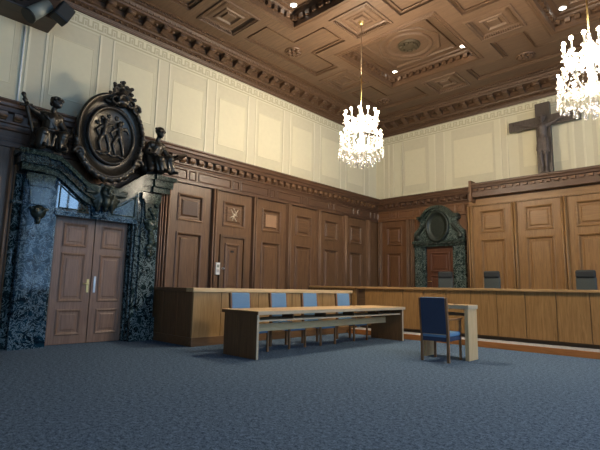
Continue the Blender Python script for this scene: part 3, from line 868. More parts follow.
for k in range(9):
    t = PI*(0.0+1.0*k/8)
    L = 0.26 if k % 2 == 0 else 0.20
    d = Vector((0, math.cos(t), 1.15*math.sin(t)))
    b0 = Vector((0.26, CYC, 0.88))
    rot = Matrix.Rotation(t, 3, 'X')
    cr.append(('s', b0+d*L*0.55, (0.035, L*0.55, 0.05), rot))
    cr.append(('s', b0+d*L+Vector((0.04, 0, 0)), (0.03, 0.045, 0.04)))
    cr.append(('s', b0+d*L*0.97+Vector((0.02, 0.05*math.sin(t)*(1 if k > 4 else -1), 0.0)), (0.025, 0.035, 0.03)))
for sy in (-1, 1):
    for k in range(9):
        a = 1.7*PI*k/8
        cr.append(('s', (0.33, CYC+sy*(0.16+0.075*math.cos(a)), 0.74+0.075*math.sin(a)), (0.05, 0.032, 0.032)))
    cr.append(('c', (0.28, CYC+sy*0.16, 0.66), 0.04, (0.28, CYC+sy*0.32, 0.70), 0.03))
for k in range(7):
    t = PI*(0.1+0.8*k/6); cr.append(('s', (0.36, CYC+0.10*math.cos(t), 0.78+0.10*math.sin(t)), (0.04, 0.03, 0.04)))
blob('leafy_crest', cr, M['bronze'], md, 0.014, 1)

# ------------------------------------------------------------------ bronze statues
def head(c, look, r=0.105):
    """head parts: c centre, look = unit-ish direction in which the face points"""
    l = Vector(look).normalized(); up = Vector((0, 0, 1)); sd = l.cross(up).normalized(); c = Vector(c)
    p = [('s', c, (r*0.86, r*0.86, r*1.12)), ('s', c+l*r*0.35-up*r*0.35, (r*0.62, r*0.62, r*0.72)), ('s', c+l*r*0.98-up*r*0.10, (r*0.17, r*0.17, r*0.28)),
         ('s', c+l*r*0.82+up*r*0.22, (r*0.35, r*0.35, r*0.10)), ('s', c+l*r*0.85-up*r*0.48, (r*0.22, r*0.22, r*0.09)), ('s', c+l*r*0.72-up*r*0.82, (r*0.25, r*0.25, r*0.18)),
         ('s', c+sd*r*0.88, (r*0.15, r*0.15, r*0.25)), ('s', c-sd*r*0.88, (r*0.15, r*0.15, r*0.25))]
    return p
def hair(c, look, r=0.105, wreath=True):
    l = Vector(look).normalized(); up = Vector((0, 0, 1)); c = Vector(c)
    p = [('s', c-l*r*0.2+up*r*0.35, (r*1.05, r*1.05, r*0.95))]
    for k in range(9):
        t = 2*PI*k/9
        sd = l.cross(up).normalized()
        p.append(('s', c+(l*math.cos(t)+sd*math.sin(t))*r*0.95+up*r*(0.55+0.08*(k % 2)), (r*0.3, r*0.3, r*0.3)))
    p.append(('s', c-l*r*0.95-up*r*0.1, (r*0.45, r*0.45, r*0.6)))
    return p
def hand(c, d, r=0.04):
    c = Vector(c); d = Vector(d).normalized(); sd = d.orthogonal().normalized()
    p = [('s', c, (r, r, r))]
    for k in range(4):
        a = c+sd*(k-1.5)*0.02; p.append(('c', a, 0.014, a+d*(0.07+0.012*(k in (1, 2))), 0.011))
    n = d.cross(sd); p.append(('c', c+sd*0.035, 0.015, c+sd*0.06+d*0.04+n*0.01, 0.012))
    return p

# left: seated, head turned to the medallion, arm stretched to the hilt of a great sword
s1 = thing('bronze_statue', 'dark bronze seated figure holding a great sword, left of the oval medallion', 'statue', (-8.95, 2.50, 3.56))
lk = (0.75, 0.65, -0.05)
hc = Vector((0.12, 0.10, 0.96))
body = head(hc, lk)
body += [('c', (0.08, 0.07, 0.84), 0.05, (0.06, 0.06, 0.74), 0.065),            # neck
         ('c', (0.02, -0.07, 0.66), 0.115, (0.02, 0.17, 0.66), 0.115),          # shoulders
         ('c', (0.03, 0.05, 0.62), 0.155, (0.0, 0.04, 0.40), 0.135), ('c', (0.0, 0.04, 0.40), 0.14, (0.0, 0.04, 0.22), 0.18),
         ('c', (0.0, -0.11, 0.67), 0.07, (0.06, -0.30, 0.73), 0.056), ('c', (0.06, -0.30, 0.73), 0.052, (0.06, -0.40, 0.80), 0.042),   # right arm to sword
         ('c', (0.02, 0.20, 0.66), 0.072, (0.06, 0.31, 0.44), 0.058), ('c', (0.06, 0.31, 0.44), 0.054, (0.22, 0.33, 0.33), 0.04),     # left arm to knee
         ('c', (0.04, -0.07, 0.24), 0.12, (0.30, -0.13, 0.26), 0.095), ('c', (0.30, -0.13, 0.26), 0.085, (0.28, -0.12, 0.04), 0.06),  # thigh, shin
         ('c', (0.04, 0.14, 0.24), 0.12, (0.30, 0.22, 0.28), 0.095), ('c', (0.30, 0.22, 0.28), 0.085, (0.24, 0.22, 0.04), 0.06),
         ('c', (0.26, -0.12, 0.03), 0.05, (0.40, -0.12, 0.015), 0.036), ('c', (0.24, 0.22, 0.03), 0.05, (0.38, 0.26, 0.015), 0.036)]
body += hand((0.07, -0.41, 0.82), (0.5, 0, -0.6)) + hand((0.24, 0.335, 0.31), (1, 0.05, -0.25))
blob('body', body, M['bronze'], s1, 0.011, 2)
blob('hair', hair(hc, lk), M['bronze'], s1, 0.012, 1)
rb = [('c', (0.02, -0.10, 0.25), 0.15, (0.28, -0.13, 0.26), 0.105), ('c', (0.02, 0.14, 0.25), 0.15, (0.28, 0.21, 0.27), 0.105), ('s', (0.02, 0.04, 0.38), (0.165, 0.185, 0.07)),
      ('c', (0.28, -0.14, 0.24), 0.10, (0.24, -0.15, 0.04), 0.11), ('c', (0.28, 0.21, 0.24), 0.10, (0.22, 0.20, 0.06), 0.10)]
for k in range(9):      # hanging folds between and beside the knees
    y = -0.22+0.055*k
    rb.append(('c', (0.27+0.045*(k % 2), y, 0.27-0.03*(3 < k < 7)), 0.030, (0.25+0.06*(k % 2), y+0.03*math.sin(k*2.2), 0.03), 0.036))
for k in range(4):      # sash across the chest
    rb.append(('c', (0.12+0.02*(k % 2), -0.10+0.035*k, 0.66-0.02*k), 0.03, (0.13, 0.14+0.02*k, 0.44-0.035*k), 0.035))
rb += [('c', (-0.06, 0.20, 0.64), 0.06, (0.0, 0.28, 0.20), 0.08), ('c', (0.0, 0.29, 0.30), 0.07, (0.10, 0.32, 0.05), 0.07), ('c', (0.03, -0.21, 0.34), 0.07, (0.10, -0.24, 0.05), 0.07)]
blob('robe', rb, M['bronze'], s1, 0.013, 2)
blob('sword', [('c', (0.06, -0.17, 0.02), 0.028, (0.06, -0.40, 0.76), 0.042), ('c', (0.06, -0.40, 0.76), 0.03, (0.06, -0.455, 0.94), 0.032), ('s', (0.06, -0.47, 0.98), (0.045, 0.045, 0.045)),
               ('c', (0.06, -0.50, 0.765), 0.026, (0.06, -0.32, 0.81), 0.026), ('s', (0.06, -0.44, 0.88), (0.04, 0.05, 0.04))], M['bronze'], s1, 0.011, 1)
MB().box(-0.30, 0.02, -0.22, 0.30, -0.058, 0.20, 0.03).build('seat_block', M['bronze'], s1)

s1.scale = (0.94, 0.94, 0.94)
# right: seated, head bent towards the door, arm and book held out to the right
s2 = thing('bronze_statue', 'dark bronze seated draped figure with a book on its knee, right of the oval medallion', 'statue', (-8.95, 4.67, 3.56))
lk = (0.8, 0.15, -0.45)
hc = Vector((0.14, 0.02, 0.94))
body = head(hc, lk)
body += [('c', (0.09, 0.01, 0.83), 0.05, (0.05, 0.0, 0.72), 0.065),
         ('c', (0.02, -0.12, 0.64), 0.11, (0.02, 0.11, 0.65), 0.11),
         ('c', (0.03, 0.0, 0.60), 0.15, (0.0, -0.02, 0.40), 0.13), ('c', (0.0, -0.02, 0.40), 0.14, (0.0, -0.02, 0.24), 0.17),
         ('c', (0.02, -0.17, 0.63), 0.07, (0.02, -0.24, 0.42), 0.058), ('c', (0.02, -0.24, 0.42), 0.055, (0.20, -0.16, 0.38), 0.04),
         ('c', (0.02, 0.15, 0.63), 0.07, (0.08, 0.26, 0.46), 0.058), ('c', (0.08, 0.26, 0.46), 0.052, (0.20, 0.36, 0.42), 0.04),
         ('c', (0.04, 0.06, 0.24), 0.12, (0.30, 0.22, 0.32), 0.095), ('c', (0.30, 0.22, 0.32), 0.085, (0.26, 0.30, 0.05), 0.06),
         ('c', (0.04, -0.10, 0.24), 0.12, (0.30, -0.02, 0.26), 0.095), ('c', (0.30, -0.02, 0.26), 0.085, (0.28, 0.08, 0.05), 0.06),
         ('c', (0.26, 0.30, 0.04), 0.05, (0.38, 0.38, 0.015), 0.036), ('c', (0.28, 0.08, 0.04), 0.05, (0.42, 0.12, 0.015), 0.036)]
body += hand((0.22, -0.14, 0.37), (0.6, 0.8, -0.2)) + hand((0.22, 0.38, 0.42), (0.4, 0.9, -0.1))
blob('body', body, M['bronze'], s2, 0.011, 2)
blob('hair', hair(hc, lk), M['bronze'], s2, 0.012, 1)
rb = [('c', (0.02, -0.08, 0.25), 0.15, (0.28, -0.02, 0.26), 0.105), ('c', (0.02, 0.06, 0.25), 0.15, (0.28, 0.21, 0.31), 0.105), ('s', (0.0, -0.02, 0.38), (0.16, 0.175, 0.07)),
      ('c', (0.28, -0.01, 0.24), 0.10, (0.24, 0.06, 0.05), 0.10), ('c', (0.28, 0.22, 0.28), 0.095, (0.24, 0.29, 0.06), 0.09)]
for k in range(8):
    y = -0.12+0.055*k
    rb.append(('c', (0.27+0.045*(k % 2), y, 0.26+0.006*k), 0.030, (0.25+0.06*(k % 2), y+0.07+0.02*math.sin(k*2.2), 0.03), 0.036))
for k in range(4):
    rb.append(('c', (0.12+0.02*(k % 2), 0.09-0.035*k, 0.65-0.02*k), 0.03, (0.12, -0.14-0.01*k, 0.44-0.035*k), 0.035))
rb += [('c', (-0.04, -0.17, 0.60), 0.07, (0.0, -0.22, 0.08), 0.11), ('c', (0.06, -0.20, 0.36), 0.07, (0.14, -0.16, 0.06), 0.08), ('c', (0.10, -0.19, 0.5), 0.03, (0.16, -0.16, 0.10), 0.04)]
blob('robe', rb, M['bronze'], s2, 0.013, 2)
mt_ = Matrix.Translation((0.22, 0.50, 0.45)) @ Euler((0.30, -0.35, 0.2)).to_matrix().to_4x4()
m = MB(); m.box(-0.11, 0.11, -0.16, 0.0, -0.025, 0.025, 0.006, mt_); m.box(-0.11, 0.11, 0.0, 0.16, -0.02, 0.03, 0.006, mt_)
m.build('book', M['bronze'], s2)
MB().box(-0.30, 0.02, -0.20, 0.22, -0.058, 0.20, 0.03).build('seat_block', M['bronze'], s2)

s2.scale = (0.94, 0.94, 0.94)
# ------------------------------------------------------------------ back marble doorway
pm = thing('marble_doorway', 'small green marble doorway with an oval cartouche and scrolled pediment on the back wall', 'doorway', (-6.90, YB, 0))
B0 = lambda a, b, h: Vector((a, -h, b))
for s in (-1, 1):
    mir = lambda poly: [(s*a, b) for a, b in poly]
    m = MB(); m.prism(mir([(0.48, 0), (0.87, 0), (0.87, 2.60), (0.48, 2.60)]), 0, 0.16, B0)
    m.prism(mir([(0.56, 0.3), (0.82, 0.3), (0.82, 2.5), (0.56, 2.5)]), 0.16, 0.20, B0)
    m.build('pilaster', M['marble_pale'], pm)
m = MB(); m.prism([(-0.88, 2.58), (0.88, 2.58), (0.88, 2.70), (-0.88, 2.70)], 0, 0.20, B0)
m.prism([(-0.91, 2.70), (0.91, 2.70), (0.91, 2.76), (-0.91, 2.76)], 0, 0.24, B0)
m.build('entablature', M['marble_green'], pm)
half = [(0.88, 2.76), (0.88, 3.02), (0.84, 3.10), (0.74, 3.18), (0.66, 3.28), (0.62, 3.42), (0.70, 3.46), (0.70, 3.57), (0.50, 3.60), (0.42, 3.74), (0.24, 3.86), (0.0, 3.91)]
ped = half+[(-a, b) for a, b in half[-2::-1]]
m = MB(); m.prism(ped, 0, 0.18, B0); m.build('pediment', M['marble_pale'], pm)
arc = [(0.60*math.cos(t), 3.42+0.50*math.sin(t)) for t in [PI*(0.08+0.84*k/14) for k in range(15)]]
m = MB(); m.band(arc, [(a*0.86, 3.42+(b-3.42)*0.84) for a, b in arc], 0.18, 0.30, B0)
m.prism([(0.46, 3.50), (0.72, 3.50), (0.72, 3.60), (0.46, 3.60)], 0.1, 0.28, B0); m.prism([(-0.46, 3.50), (-0.72, 3.50), (-0.72, 3.60), (-0.46, 3.60)], 0.1, 0.28, B0)
m.band([(a*0.82, 3.42+(b-3.42)*0.80) for a, b in arc], [(a*0.72, 3.42+(b-3.42)*0.70) for a, b in arc], 0.18, 0.25, B0)
m.build('arched_cornice', M['marble_green'], pm)
m = MB()
rows = [(0.40, 0.52, 0.18), (0.40, 0.52, 0.27), (0.36, 0.48, 0.29), (0.32, 0.43, 0.26), (0.30, 0.40, 0.21), (0.2, 0.28, 0.23)]
R_ = [[m.bm.verts.new((a*math.cos(2*PI*i/32), -h, 3.22+b*math.sin(2*PI*i/32))) for i in range(32)] for a, b, h in rows]
for A, B in zip(R_, R_[1:]):
    for i in range(32): m.bm.faces.new([A[i], A[(i+1) % 32], B[(i+1) % 32], B[i]]).smooth = True
m.bm.faces.new(R_[-1])
m.build('oval_cartouche', M['bronze_green'], pm)
orn = []
for s in (-1, 1):
    for k in range(7): orn.append(('s', (s*(0.50+0.05*k), -0.20, 3.26-0.06*k), (0.06, 0.05, 0.06)))
    for k in range(10): orn.append(('s', (s*(0.06+0.085*k), -0.21, 2.66+0.03*(k % 2)), (0.05, 0.04, 0.05)))
    orn.append(('s', (s*0.74, -0.22, 2.88), (0.10, 0.04, 0.09)))
blob('scroll_ornament', orn, M['bronze_green'], pm, 0.016, 2)
m = MB(); m.box(-7.38, -6.42, YB-0.05, YB, 0, 2.58)
d3 = struct(m.build('door_3', M['redz']), 'red brown wooden door inside the small marble doorway', 'door')
m = MB(); m.box(-7.36, -6.44, YB-0.08, YB-0.05, 0.02, 2.52)
for a, b, z0, z1 in ((-7.24, -6.56, 1.75, 2.40), (-7.24, -6.56, 0.9, 1.65), (-7.24, -6.56, 0.15, 0.8)): m.ring(a, b, z0, z1, FLAT, BW(YB-0.08), True)
lf = m.build('door_leaf', M['redz'], d3)
m = MB(); m.tube((-7.30, YB-0.08, 1.45), (-7.30, YB-0.15, 1.45), 0.012); m.tube((-7.30, YB-0.14, 1.45), (-7.18, YB-0.14, 1.45), 0.012); m.build('door_handle', M['brass'], lf)

# ------------------------------------------------------------------ step and judges' bench
t = thing('podium_step', 'low timber step with grey carpet running in front of the judges bench', 'step', (-7.55, 9.66, 0))
MB().box(0, 13.5, 0, 0.04, 0, 0.12, 0.004).build('riser', M['stepx'], t)
MB().box(0, 13.5, 0.04, 4.14-0.2, 0, 0.124).build('tread', M['carpet_grey'], t)
t.location.x = -7.50
bn = thing('judges_bench', 'long golden oak judges bench of square panels across the back of the room', 'bench', (0, 10.1, 0.124))
XE = 5.95
MB().box(-7.5, XE, 0.10, 0.50, 0.0, 0.10).build('plinth', M['darkx'], bn)
MB().box(-7.5, XE, 0.025, 0.06, 0.09, 1.05).build('carcass', M['darkx'], bn)
k = 0
x = -2.05-0.58*9
while x < XE-0.1:
    x1 = min(x+0.58, XE)
    MB().box(x+0.007, x1-0.007, 0.0, 0.03, 0.085, 1.045, 0.003).build('front_panel', M['benchz'], bn)
    x = x1
MB().box(-7.55, XE+0.03, -0.05, 0.55, 1.045, 1.10, 0.006).build('bench_top', M['oakx'], bn)
# the left stretch of the bench, behind the dock
t = thing('side_bench', 'golden oak bench end behind the dock against the left wall', 'bench', (-7.57, 10.1, 0))
m = MB(); m.box(-1.72, 0, 0.0, 0.05, 0, 1.17); m.build('front_panel', M['benchz'], t)
MB().box(-1.72, 0, -0.05, 0.55, 1.17, 1.225, 0.006).build('bench_top', M['oakx'], t)

# judges' chairs
def judge_chair(loc, rz, label):
    t = thing('judge_chair', label, 'office chair', loc, rz, 'charcoal chairs behind the judges bench')
    m = MB(); m.box(-0.20, 0.20, 0.20, 0.28, 0.62, 1.40, 0.035); m.build('backrest', M['charcoal2'], t)
    m = MB(); m.box(-0.195, 0.195, 0.17, 0.27, 1.36, 1.54, 0.04); m.build('headrest', M['charcoal'], t)
    m = MB(); m.box(-0.25, 0.25, -0.25, 0.25, 0.44, 0.54, 0.04); m.build('seat', M['charcoal2'], t)
    for s in (-1, 1):
        m = MB(); m.box(s*0.27-0.03, s*0.27+0.03, -0.18, 0.18, 0.70, 0.73, 0.01); m.box(s*0.27-0.015, s*0.27+0.015, -0.02, 0.02, 0.47, 0.70); m.box(min(s*0.2, s*0.28), max(s*0.2, s*0.28), -0.02, 0.02, 0.46, 0.49); m.build('armrest', M['black'], t)
    m = MB(); m.tube((0, 0, 0.08), (0, 0, 0.45), 0.03); m.box(-0.03, 0.03, 0.0, 0.27, 0.42, 0.45); m.box(-0.03, 0.03, 0.25, 0.28, 0.42, 0.7); m.build('column', M['black'], t)
    m = MB()
    for k in range(5):
        a = 2*PI*k/5+0.3; m.tube((0, 0, 0.10), (0.30*math.cos(a), 0.30*math.sin(a), 0.07), 0.025, 0.018, 8); m.ball((0.30*math.cos(a), 0.30*math.sin(a), 0.032), 0.032, 8, 6)
    m.build('star_base', M['black'], t)
    return t
ZP = 0.124
a = judge_chair((-5.57, 11.2, ZP), 0.15, 'charcoal office chair behind the bench in front of the small marble doorway')
dup(a, (-4.38, 11.2, ZP), 0.0, 'charcoal office chair behind the bench just right of the small marble doorway')
dup(a, (-2.38, 11.2, ZP), -0.06, 'charcoal office chair behind the bench at the right end, farthest from the marble doorway')

# ------------------------------------------------------------------ dock
dk = thing('oak_dock', 'long waist high oak dock with pale top rail along the left wall', 'dock', (-7.6, 4.95, 0))
LD = 5.0
MB().box(-1.73, 0.02, -0.02, LD, 0, 0.165, 0.006).build('plinth', M['shaded_oaky'], dk)
m = MB(); m.box(-1.73, -0.051, 0.0, 0.05, 0.165, 1.035); m.build('end_wall', M['shaded_oakz'], dk)
for xs_ in (-1.14, -0.575):
    MB().box(xs_-0.006, xs_+0.006, -0.004, 0.0, 0.17, 1.03).build('seam_strip', M['chairz'], dk)
y = 0.0
for w in (0.66, 1.0, 1.04, 1.1, 1.2):
    MB().box(-0.05, 0.0, y+0.006 if y else 0.0, min(y+w, LD)-0.006, 0.165, 1.035, 0.003).build('front_panel', M['oakz'], dk); y += w
MB().box(-0.06, -0.05, 0.05, LD, 0.165, 1.035).build('inner_lining', M['oakz'], dk)
MB().box(-1.73, 0.0, LD-0.05, LD, 0.165, 1.035).build('far_wall', M['oakz'], dk)
MB().box(-0.22, 0.035, -0.035, LD, 1.035, 1.115, 0.006).build('top_rail', M['topy'], dk)
MB().box(-1.73, -0.22, -0.035, 0.18, 1.035, 1.115, 0.006).build('end_rail', M['shaded_oakx'], dk)

# ------------------------------------------------------------------ conference table
tb = thing('long_table', 'long pale topped wooden table on panel ends in the middle of the carpet', 'table', (-6.08, 4.9, 0))
LT = 4.4
MB().box(-0.48, 0.48, -0.03, LT+0.06, 0.715, 0.765, 0.004).build('tabletop', M['topy'], tb)
MB().box(0.48, 0.486, -0.03, LT+0.06, 0.706, 0.762).build('edge_strip', M['edge'], tb)
MB().box(-0.48, 0.486, -0.036, -0.03, 0.706, 0.762).build('end_strip', M['shaded_oakx'], tb)
for yy in (0.0, LT):
    e = MB().box(-0.42, 0.44, yy-0.02, yy+0.02, 0, 0.715, 0.002).build('end_panel', M['shaded_oakz'], tb)
    MB().box(0.44, 0.455, yy-0.02, yy+0.02, 0, 0.715).build('edge_strip', M['edge'], e)
    if yy == 0: MB().box(-0.03, -0.02, -0.022, -0.02, 0.03, 0.70).build('seam', M['chairz'], e)
MB().box(-0.20, 0.40, 0.02, LT-0.02, 0.59, 0.615).build('shelf', M['edge'], tb)
MB().box(-0.03, 0.0, 0.02, LT-0.02, 0.385, 0.515).build('stretcher_rail', M['topy'], tb)
for k in range(1, 5):
    MB().box(0.10, 0.38, k*LT/5-0.01, k*LT/5+0.01, 0.615, 0.715).build('divider', M['dark'+'x'], tb)

# ------------------------------------------------------------------ chairs
def chair(name, label, cat, loc, rz, arms, group, fab, fabback):
    # faces +y locally, back at -y
    t = thing(name, label, cat, loc, rz, group)
    m = MB(); m.box(-0.235, 0.235, -0.24, 0.26, 0.40, 0.475, 0.025); m.build('seat', fab, t)
    m = MB(); m.box(-0.24, 0.24, -0.25, 0.25, 0.335, 0.40, 0.008); m.build('seat_frame', fabback, t)
    tilt = Matrix.Translation((0, -0.265, 0.42)) @ Matrix.Rotation(0.10, 4, 'X')
    m = MB(); m.box(-0.215, 0.215, -0.025, 0.035, -0.04, 0.625, 0.02, tilt); bk = m.build('backrest', fab, t)
    m = MB(); m.box(-0.21, 0.21, -0.034, -0.020, 0.03, 0.622, 0.004, tilt); m.build('back_cover', fabback, bk)
    for s in (-1, 1):
        m = MB(); x = s*0.225
        m.box(x-0.02, x+0.02, -0.03, 0.03, -0.04, 0.62, 0.006, tilt)
        m.box(x-0.02, x+0.02, -0.295, -0.245, 0.0, 0.42, 0.004); m.build('rear_leg', M['chairz'], t)
        m = MB(); m.box(x-0.018, x+0.018, 0.22, 0.26, 0.0, (0.67 if arms else 0.40), 0.004); m.build('front_leg', M['chairz'], t)
        if arms:
            m = MB(); m.box(x-0.024, x+0.024, -0.30, 0.285, 0.67, 0.70, 0.01); m.build('armrest', M['chairy'], t)
    m = MB(); m.box(-0.205, 0.205, -0.288, -0.25, 0.33, 0.44, 0.006); m.build('rear_rail', fabback, t)
    m = MB(); m.tube((-0.2, -0.29, 0.445), (0.2, -0.29, 0.445), 0.008); m.build('piping', M['edge'], t)
    return t
GRP = 'blue chairs along the long table'
ch = chair('upholstered_chair', 'blue upholstered wooden chair at the near left end of the long table', 'chair', (-6.46, 5.43, 0), -PI/2, False, GRP, M['fabric'], M['fabric'])
dup(ch, (-6.47, 6.43, 0), -PI/2+0.03, 'blue upholstered wooden chair second from the near left end of the long table')
dup(ch, (-6.44, 7.32, 0), -PI/2-0.02, 'blue upholstered wooden chair third from the near left end of the long table')
dup(ch, (-6.49, 8.53, 0), -PI/2-0.06, 'blue upholstered wooden chair farthest along the long table')
chair('armchair', 'blue upholstered wooden armchair with its shaded back to us at the small witness desk', 'chair', (-3.69, 7.33, 0), 0.06, True, None, M['fabric'], M['fabric_dark'])

# ------------------------------------------------------------------ witness desk
wd = thing('witness_desk', 'small pale wooden desk on panel sides in front of the blue armchair', 'desk', (-3.72, 7.72, 0))
MB().box(-0.46, 0.42, -0.20, 0.18, 0.86, 0.92, 0.004).build('desktop', M['topx'], wd)
MB().box(-0.465, 0.425, -0.206, -0.20, 0.85, 0.918).build('edge_strip', M['edge'], wd)
MB().box(0.42, 0.426, -0.20, 0.18, 0.85, 0.918).build('edge_strip', M['edge'], wd)
for xx in (-0.40, 0.375):
    MB().box(xx-0.03, xx+0.035, -0.185, 0.175, 0, 0.86, 0.003).build('side_panel', M['topz'], wd)
MB().box(-0.375, 0.35, -0.15, 0.16, 0.735, 0.775).build('shelf', M['darkx'], wd)
m = MB(); m.lathe([(0, 0.012), (0.03, 0.012), (0.035, 0.0)], (0.10, 0.02, 0.92), 14); m.build('cable_grommet', M['black'], wd)

# ------------------------------------------------------------------ crucifix
cz = thing('crucifix', 'large dark wooden crucifix standing on the cornice of the back wall', 'crucifix', (-3.62, 13.62, 4.41))
MB().box(-0.19, 0.19, -0.02, 0.12, 0, 2.13, 0.008).build('upright', M['cross'], cz)
m = MB(); m.box(-0.93, 0.93, -0.012, 0.11, 1.45, 1.74, 0.008); m.build('crossbar', M['cross'], cz)
hc = Vector((0.02, -0.16, 1.62)); lk = (0.1, -0.8, -0.5)
body = head(hc, lk, 0.085)
body += [('c', (0.01, -0.11, 1.52), 0.045, (0, -0.08, 1.44), 0.06), ('c', (-0.12, -0.08, 1.43), 0.07, (0.12, -0.08, 1.43), 0.07), ('c', (0, -0.09, 1.38), 0.125, (0, -0.08, 1.12), 0.095), ('c', (0, -0.08, 1.12), 0.10, (0, -0.08, 0.98), 0.115)]
for s in (-1, 1):
    body += [('c', (s*0.16, -0.07, 1.45), 0.055, (s*0.44, -0.06, 1.55), 0.042), ('c', (s*0.44, -0.06, 1.55), 0.04, (s*0.70, -0.05, 1.62), 0.028)]
    body += hand((s*0.73, -0.05, 1.63), (s, 0, 0.1), 0.03)
    body += [('c', (s*0.07, -0.08, 0.98), 0.085, (s*0.065, -0.13, 0.58), 0.06), ('c', (s*0.065, -0.13, 0.58), 0.056, (s*0.05, -0.06, 0.24), 0.038), ('c', (s*0.05, -0.06, 0.24), 0.036, (s*0.05, -0.12, 0.12), 0.03)]
fg = blob('corpus', body, M['corpus'], cz, 0.011, 2)
blob('hair', hair(hc, lk, 0.085), M['corpus'], fg, 0.011, 1)
lc = []
for k in range(9):
    a = -0.13+0.0325*k
    lc.append(('c', (a*0.85, -0.12-0.02*(k % 2), 1.04), 0.04, (a*1.05, -0.14-0.02*(k % 2), 0.72-0.03*(k % 3)), 0.038))
blob('loincloth', lc, M['corpus'], fg, 0.012, 2)
MB().box(-0.11, 0.11, -0.14, -0.02, 0.06, 0.10, 0.006).build('footrest', M['cross'], cz)

# ------------------------------------------------------------------ chandeliers
def octa(mb, c, r, h):
    c = Vector(c)
    T, B = mb.bm.verts.new(c+Vector((0, 0, h))), mb.bm.verts.new(c-Vector((0, 0, h)))
    a0 = random.random()*2
    rg = [mb.bm.verts.new(c+Vector((r*math.cos(a0+k*PI/2), r*math.sin(a0+k*PI/2), 0))) for k in range(4)]
    for k in range(4):
        mb.bm.faces.new([rg[k], rg[(k+1) % 4], T]); mb.bm.faces.new([rg[(k+1) % 4], rg[k], B])
def chandelier(loc, label):
    # local origin at the bottom of the body, ceiling panel 3.51 above
    t = thing('crystal_chandelier', label, 'chandelier', loc, 0, 'crystal chandeliers')
    H = ZT+0.055-loc[2]
    m = MB(); m.tube((0, 0, 1.45), (0, 0, 2.15), 0.014, 0.012, 8); m.build('brass_sleeve', M['brass'], t)
    m = MB(); m.tube((0, 0, 2.15), (0, 0, H-0.06), 0.008, 0.008, 8); m.build('rod', M['rod'], t)
    m = MB(); m.lathe([(0, -0.10), (0.03, -0.10), (0.07, -0.05), (0.08, 0), (0, 0)], (0, 0, H), 20); m.build('ceiling_rose', M['brass'], t)
    m = MB(); m.lathe([(0, 0.12), (0.05, 0.14), (0.07, 0.22), (0.03, 0.30), (0.09, 0.42), (0.11, 0.50), (0.04, 0.60), (0.04, 0.80), (0.08, 0.9), (0.10, 0.98), (0.04, 1.06), (0.03, 1.16), (0.055, 1.22), (0.03, 1.28), (0.03, 1.34), (0.012, 1.42), (0, 1.46)], (0, 0, 0), 16)
    m.build('stem', M['crystal'], t)
    for ring_, (n, r, z) in enumerate(((12, 0.37, 1.22), (12, 0.46, 0.74))):
        for k in range(n):
            a = 2*PI*(k+0.5*ring_)/n; cx, cy = math.cos(a), math.sin(a)
            m = MB()
            pts = [(0.05*cx, 0.05*cy, z-0.32), (0.55*r*cx, 0.55*r*cy, z-0.36), (0.9*r*cx, 0.9*r*cy, z-0.30), (r*cx, r*cy, z-0.20)]
            m.path(pts, 0.012, 6)
            m.lathe([(0.01, z-0.21), (0.045, z-0.19), (0.05, z-0.175), (0.015, z-0.18)], (r*cx, r*cy, 0), 10)
            arm = m.build('arm', M['crystal'], t)
            m = MB(); m.tube((r*cx, r*cy, z-0.185), (r*cx, r*cy, z-0.02), 0.014, 0.013, 8); m.build('candle', M['candle'], arm)
            m = MB(); m.ball((r*cx, r*cy, z+0.015), (0.030, 0.030, 0.036) if ring_ == 0 else (0.018, 0.018, 0.026), 8, 6); m.build('bulb', M['bulb'], arm)
    m = MB()
    def strand(p, q, sag, n, r=0.016):
        p, q = Vector(p), Vector(q)
        for k in range(n+1):
            f = k/n; c = p.lerp(q, f)-Vector((0, 0, sag*4*f*(1-f))); octa(m, c, r, r*1.3)
    for k in range(24):
        a = 2*PI*k/24; b = 2*PI*(k+1)/24
        ca, sa, cb, sb = math.cos(a), math.sin(a), math.cos(b), math.sin(b)
        if k % 2 == 0: strand((0.05*ca, 0.05*sa, 1.20), (0.30*ca, 0.30*sa, 0.98), 0.06, 8)
        if k % 2 == 0: strand((0.30*ca, 0.30*sa, 0.98), (0.46*ca, 0.46*sa, 0.66), 0.05, 9)
        strand((0.47*ca, 0.47*sa, 0.68), (0.47*cb, 0.47*sb, 0.68), 0.05, 5)
        if k % 2: strand((0.47*ca, 0.47*sa, 0.62), (0.49*ca, 0.49*sa, 0.36), 0.0, 6)
        strand((0.49*ca, 0.49*sa, 0.36), (0.49*cb, 0.49*sb, 0.36), 0.06, 5)
        if k % 2: strand((0.49*ca, 0.49*sa, 0.34), (0.06*ca, 0.06*sa, 0.10), 0.04, 9, 0.014)
        if k % 3 == 0: strand((0.28*ca, 0.28*sa, 0.62), (0.26*ca, 0.26*sa, 0.26), 0.0, 6)
    st = m.build('crystal_strands', M['crystal'], t); st['kind'] = 'stuff'
    first = None
    for (r, z, n) in ((0.50, 0.24, 22), (0.40, 0.17, 16), (0.28, 0.10, 12), (0.15, 0.04, 7), (0.47, 0.56, 20), (0.34, 0.94, 12)):
        for k in range(n):
            a = 2*PI*(k+0.37*r)/n
            if first is None:
                mm = MB(); mm.lathe([(0, 0.06), (0.008, 0.05), (0.006, 0.04), (0.016, 0.0), (0.021, -0.025), (0.014, -0.045), (0, -0.055)], (0, 0, 0), 6)
                d = first = mm.build('crystal_drop', M['crystal'], t)
            else:
                d = first.copy(); COL.objects.link(d)
            d.location = (r*math.cos(a), r*math.sin(a), z+0.02*math.sin(k*3)); d.rotation_euler = (0, 0, a*3)
    mm = MB(); mm.ball((0, 0, 0.0), 0.05, 12, 8); mm.tube((0, 0, 0.04), (0, 0, 0.14), 0.012); mm.build('finial_ball', M['crystal'], t)
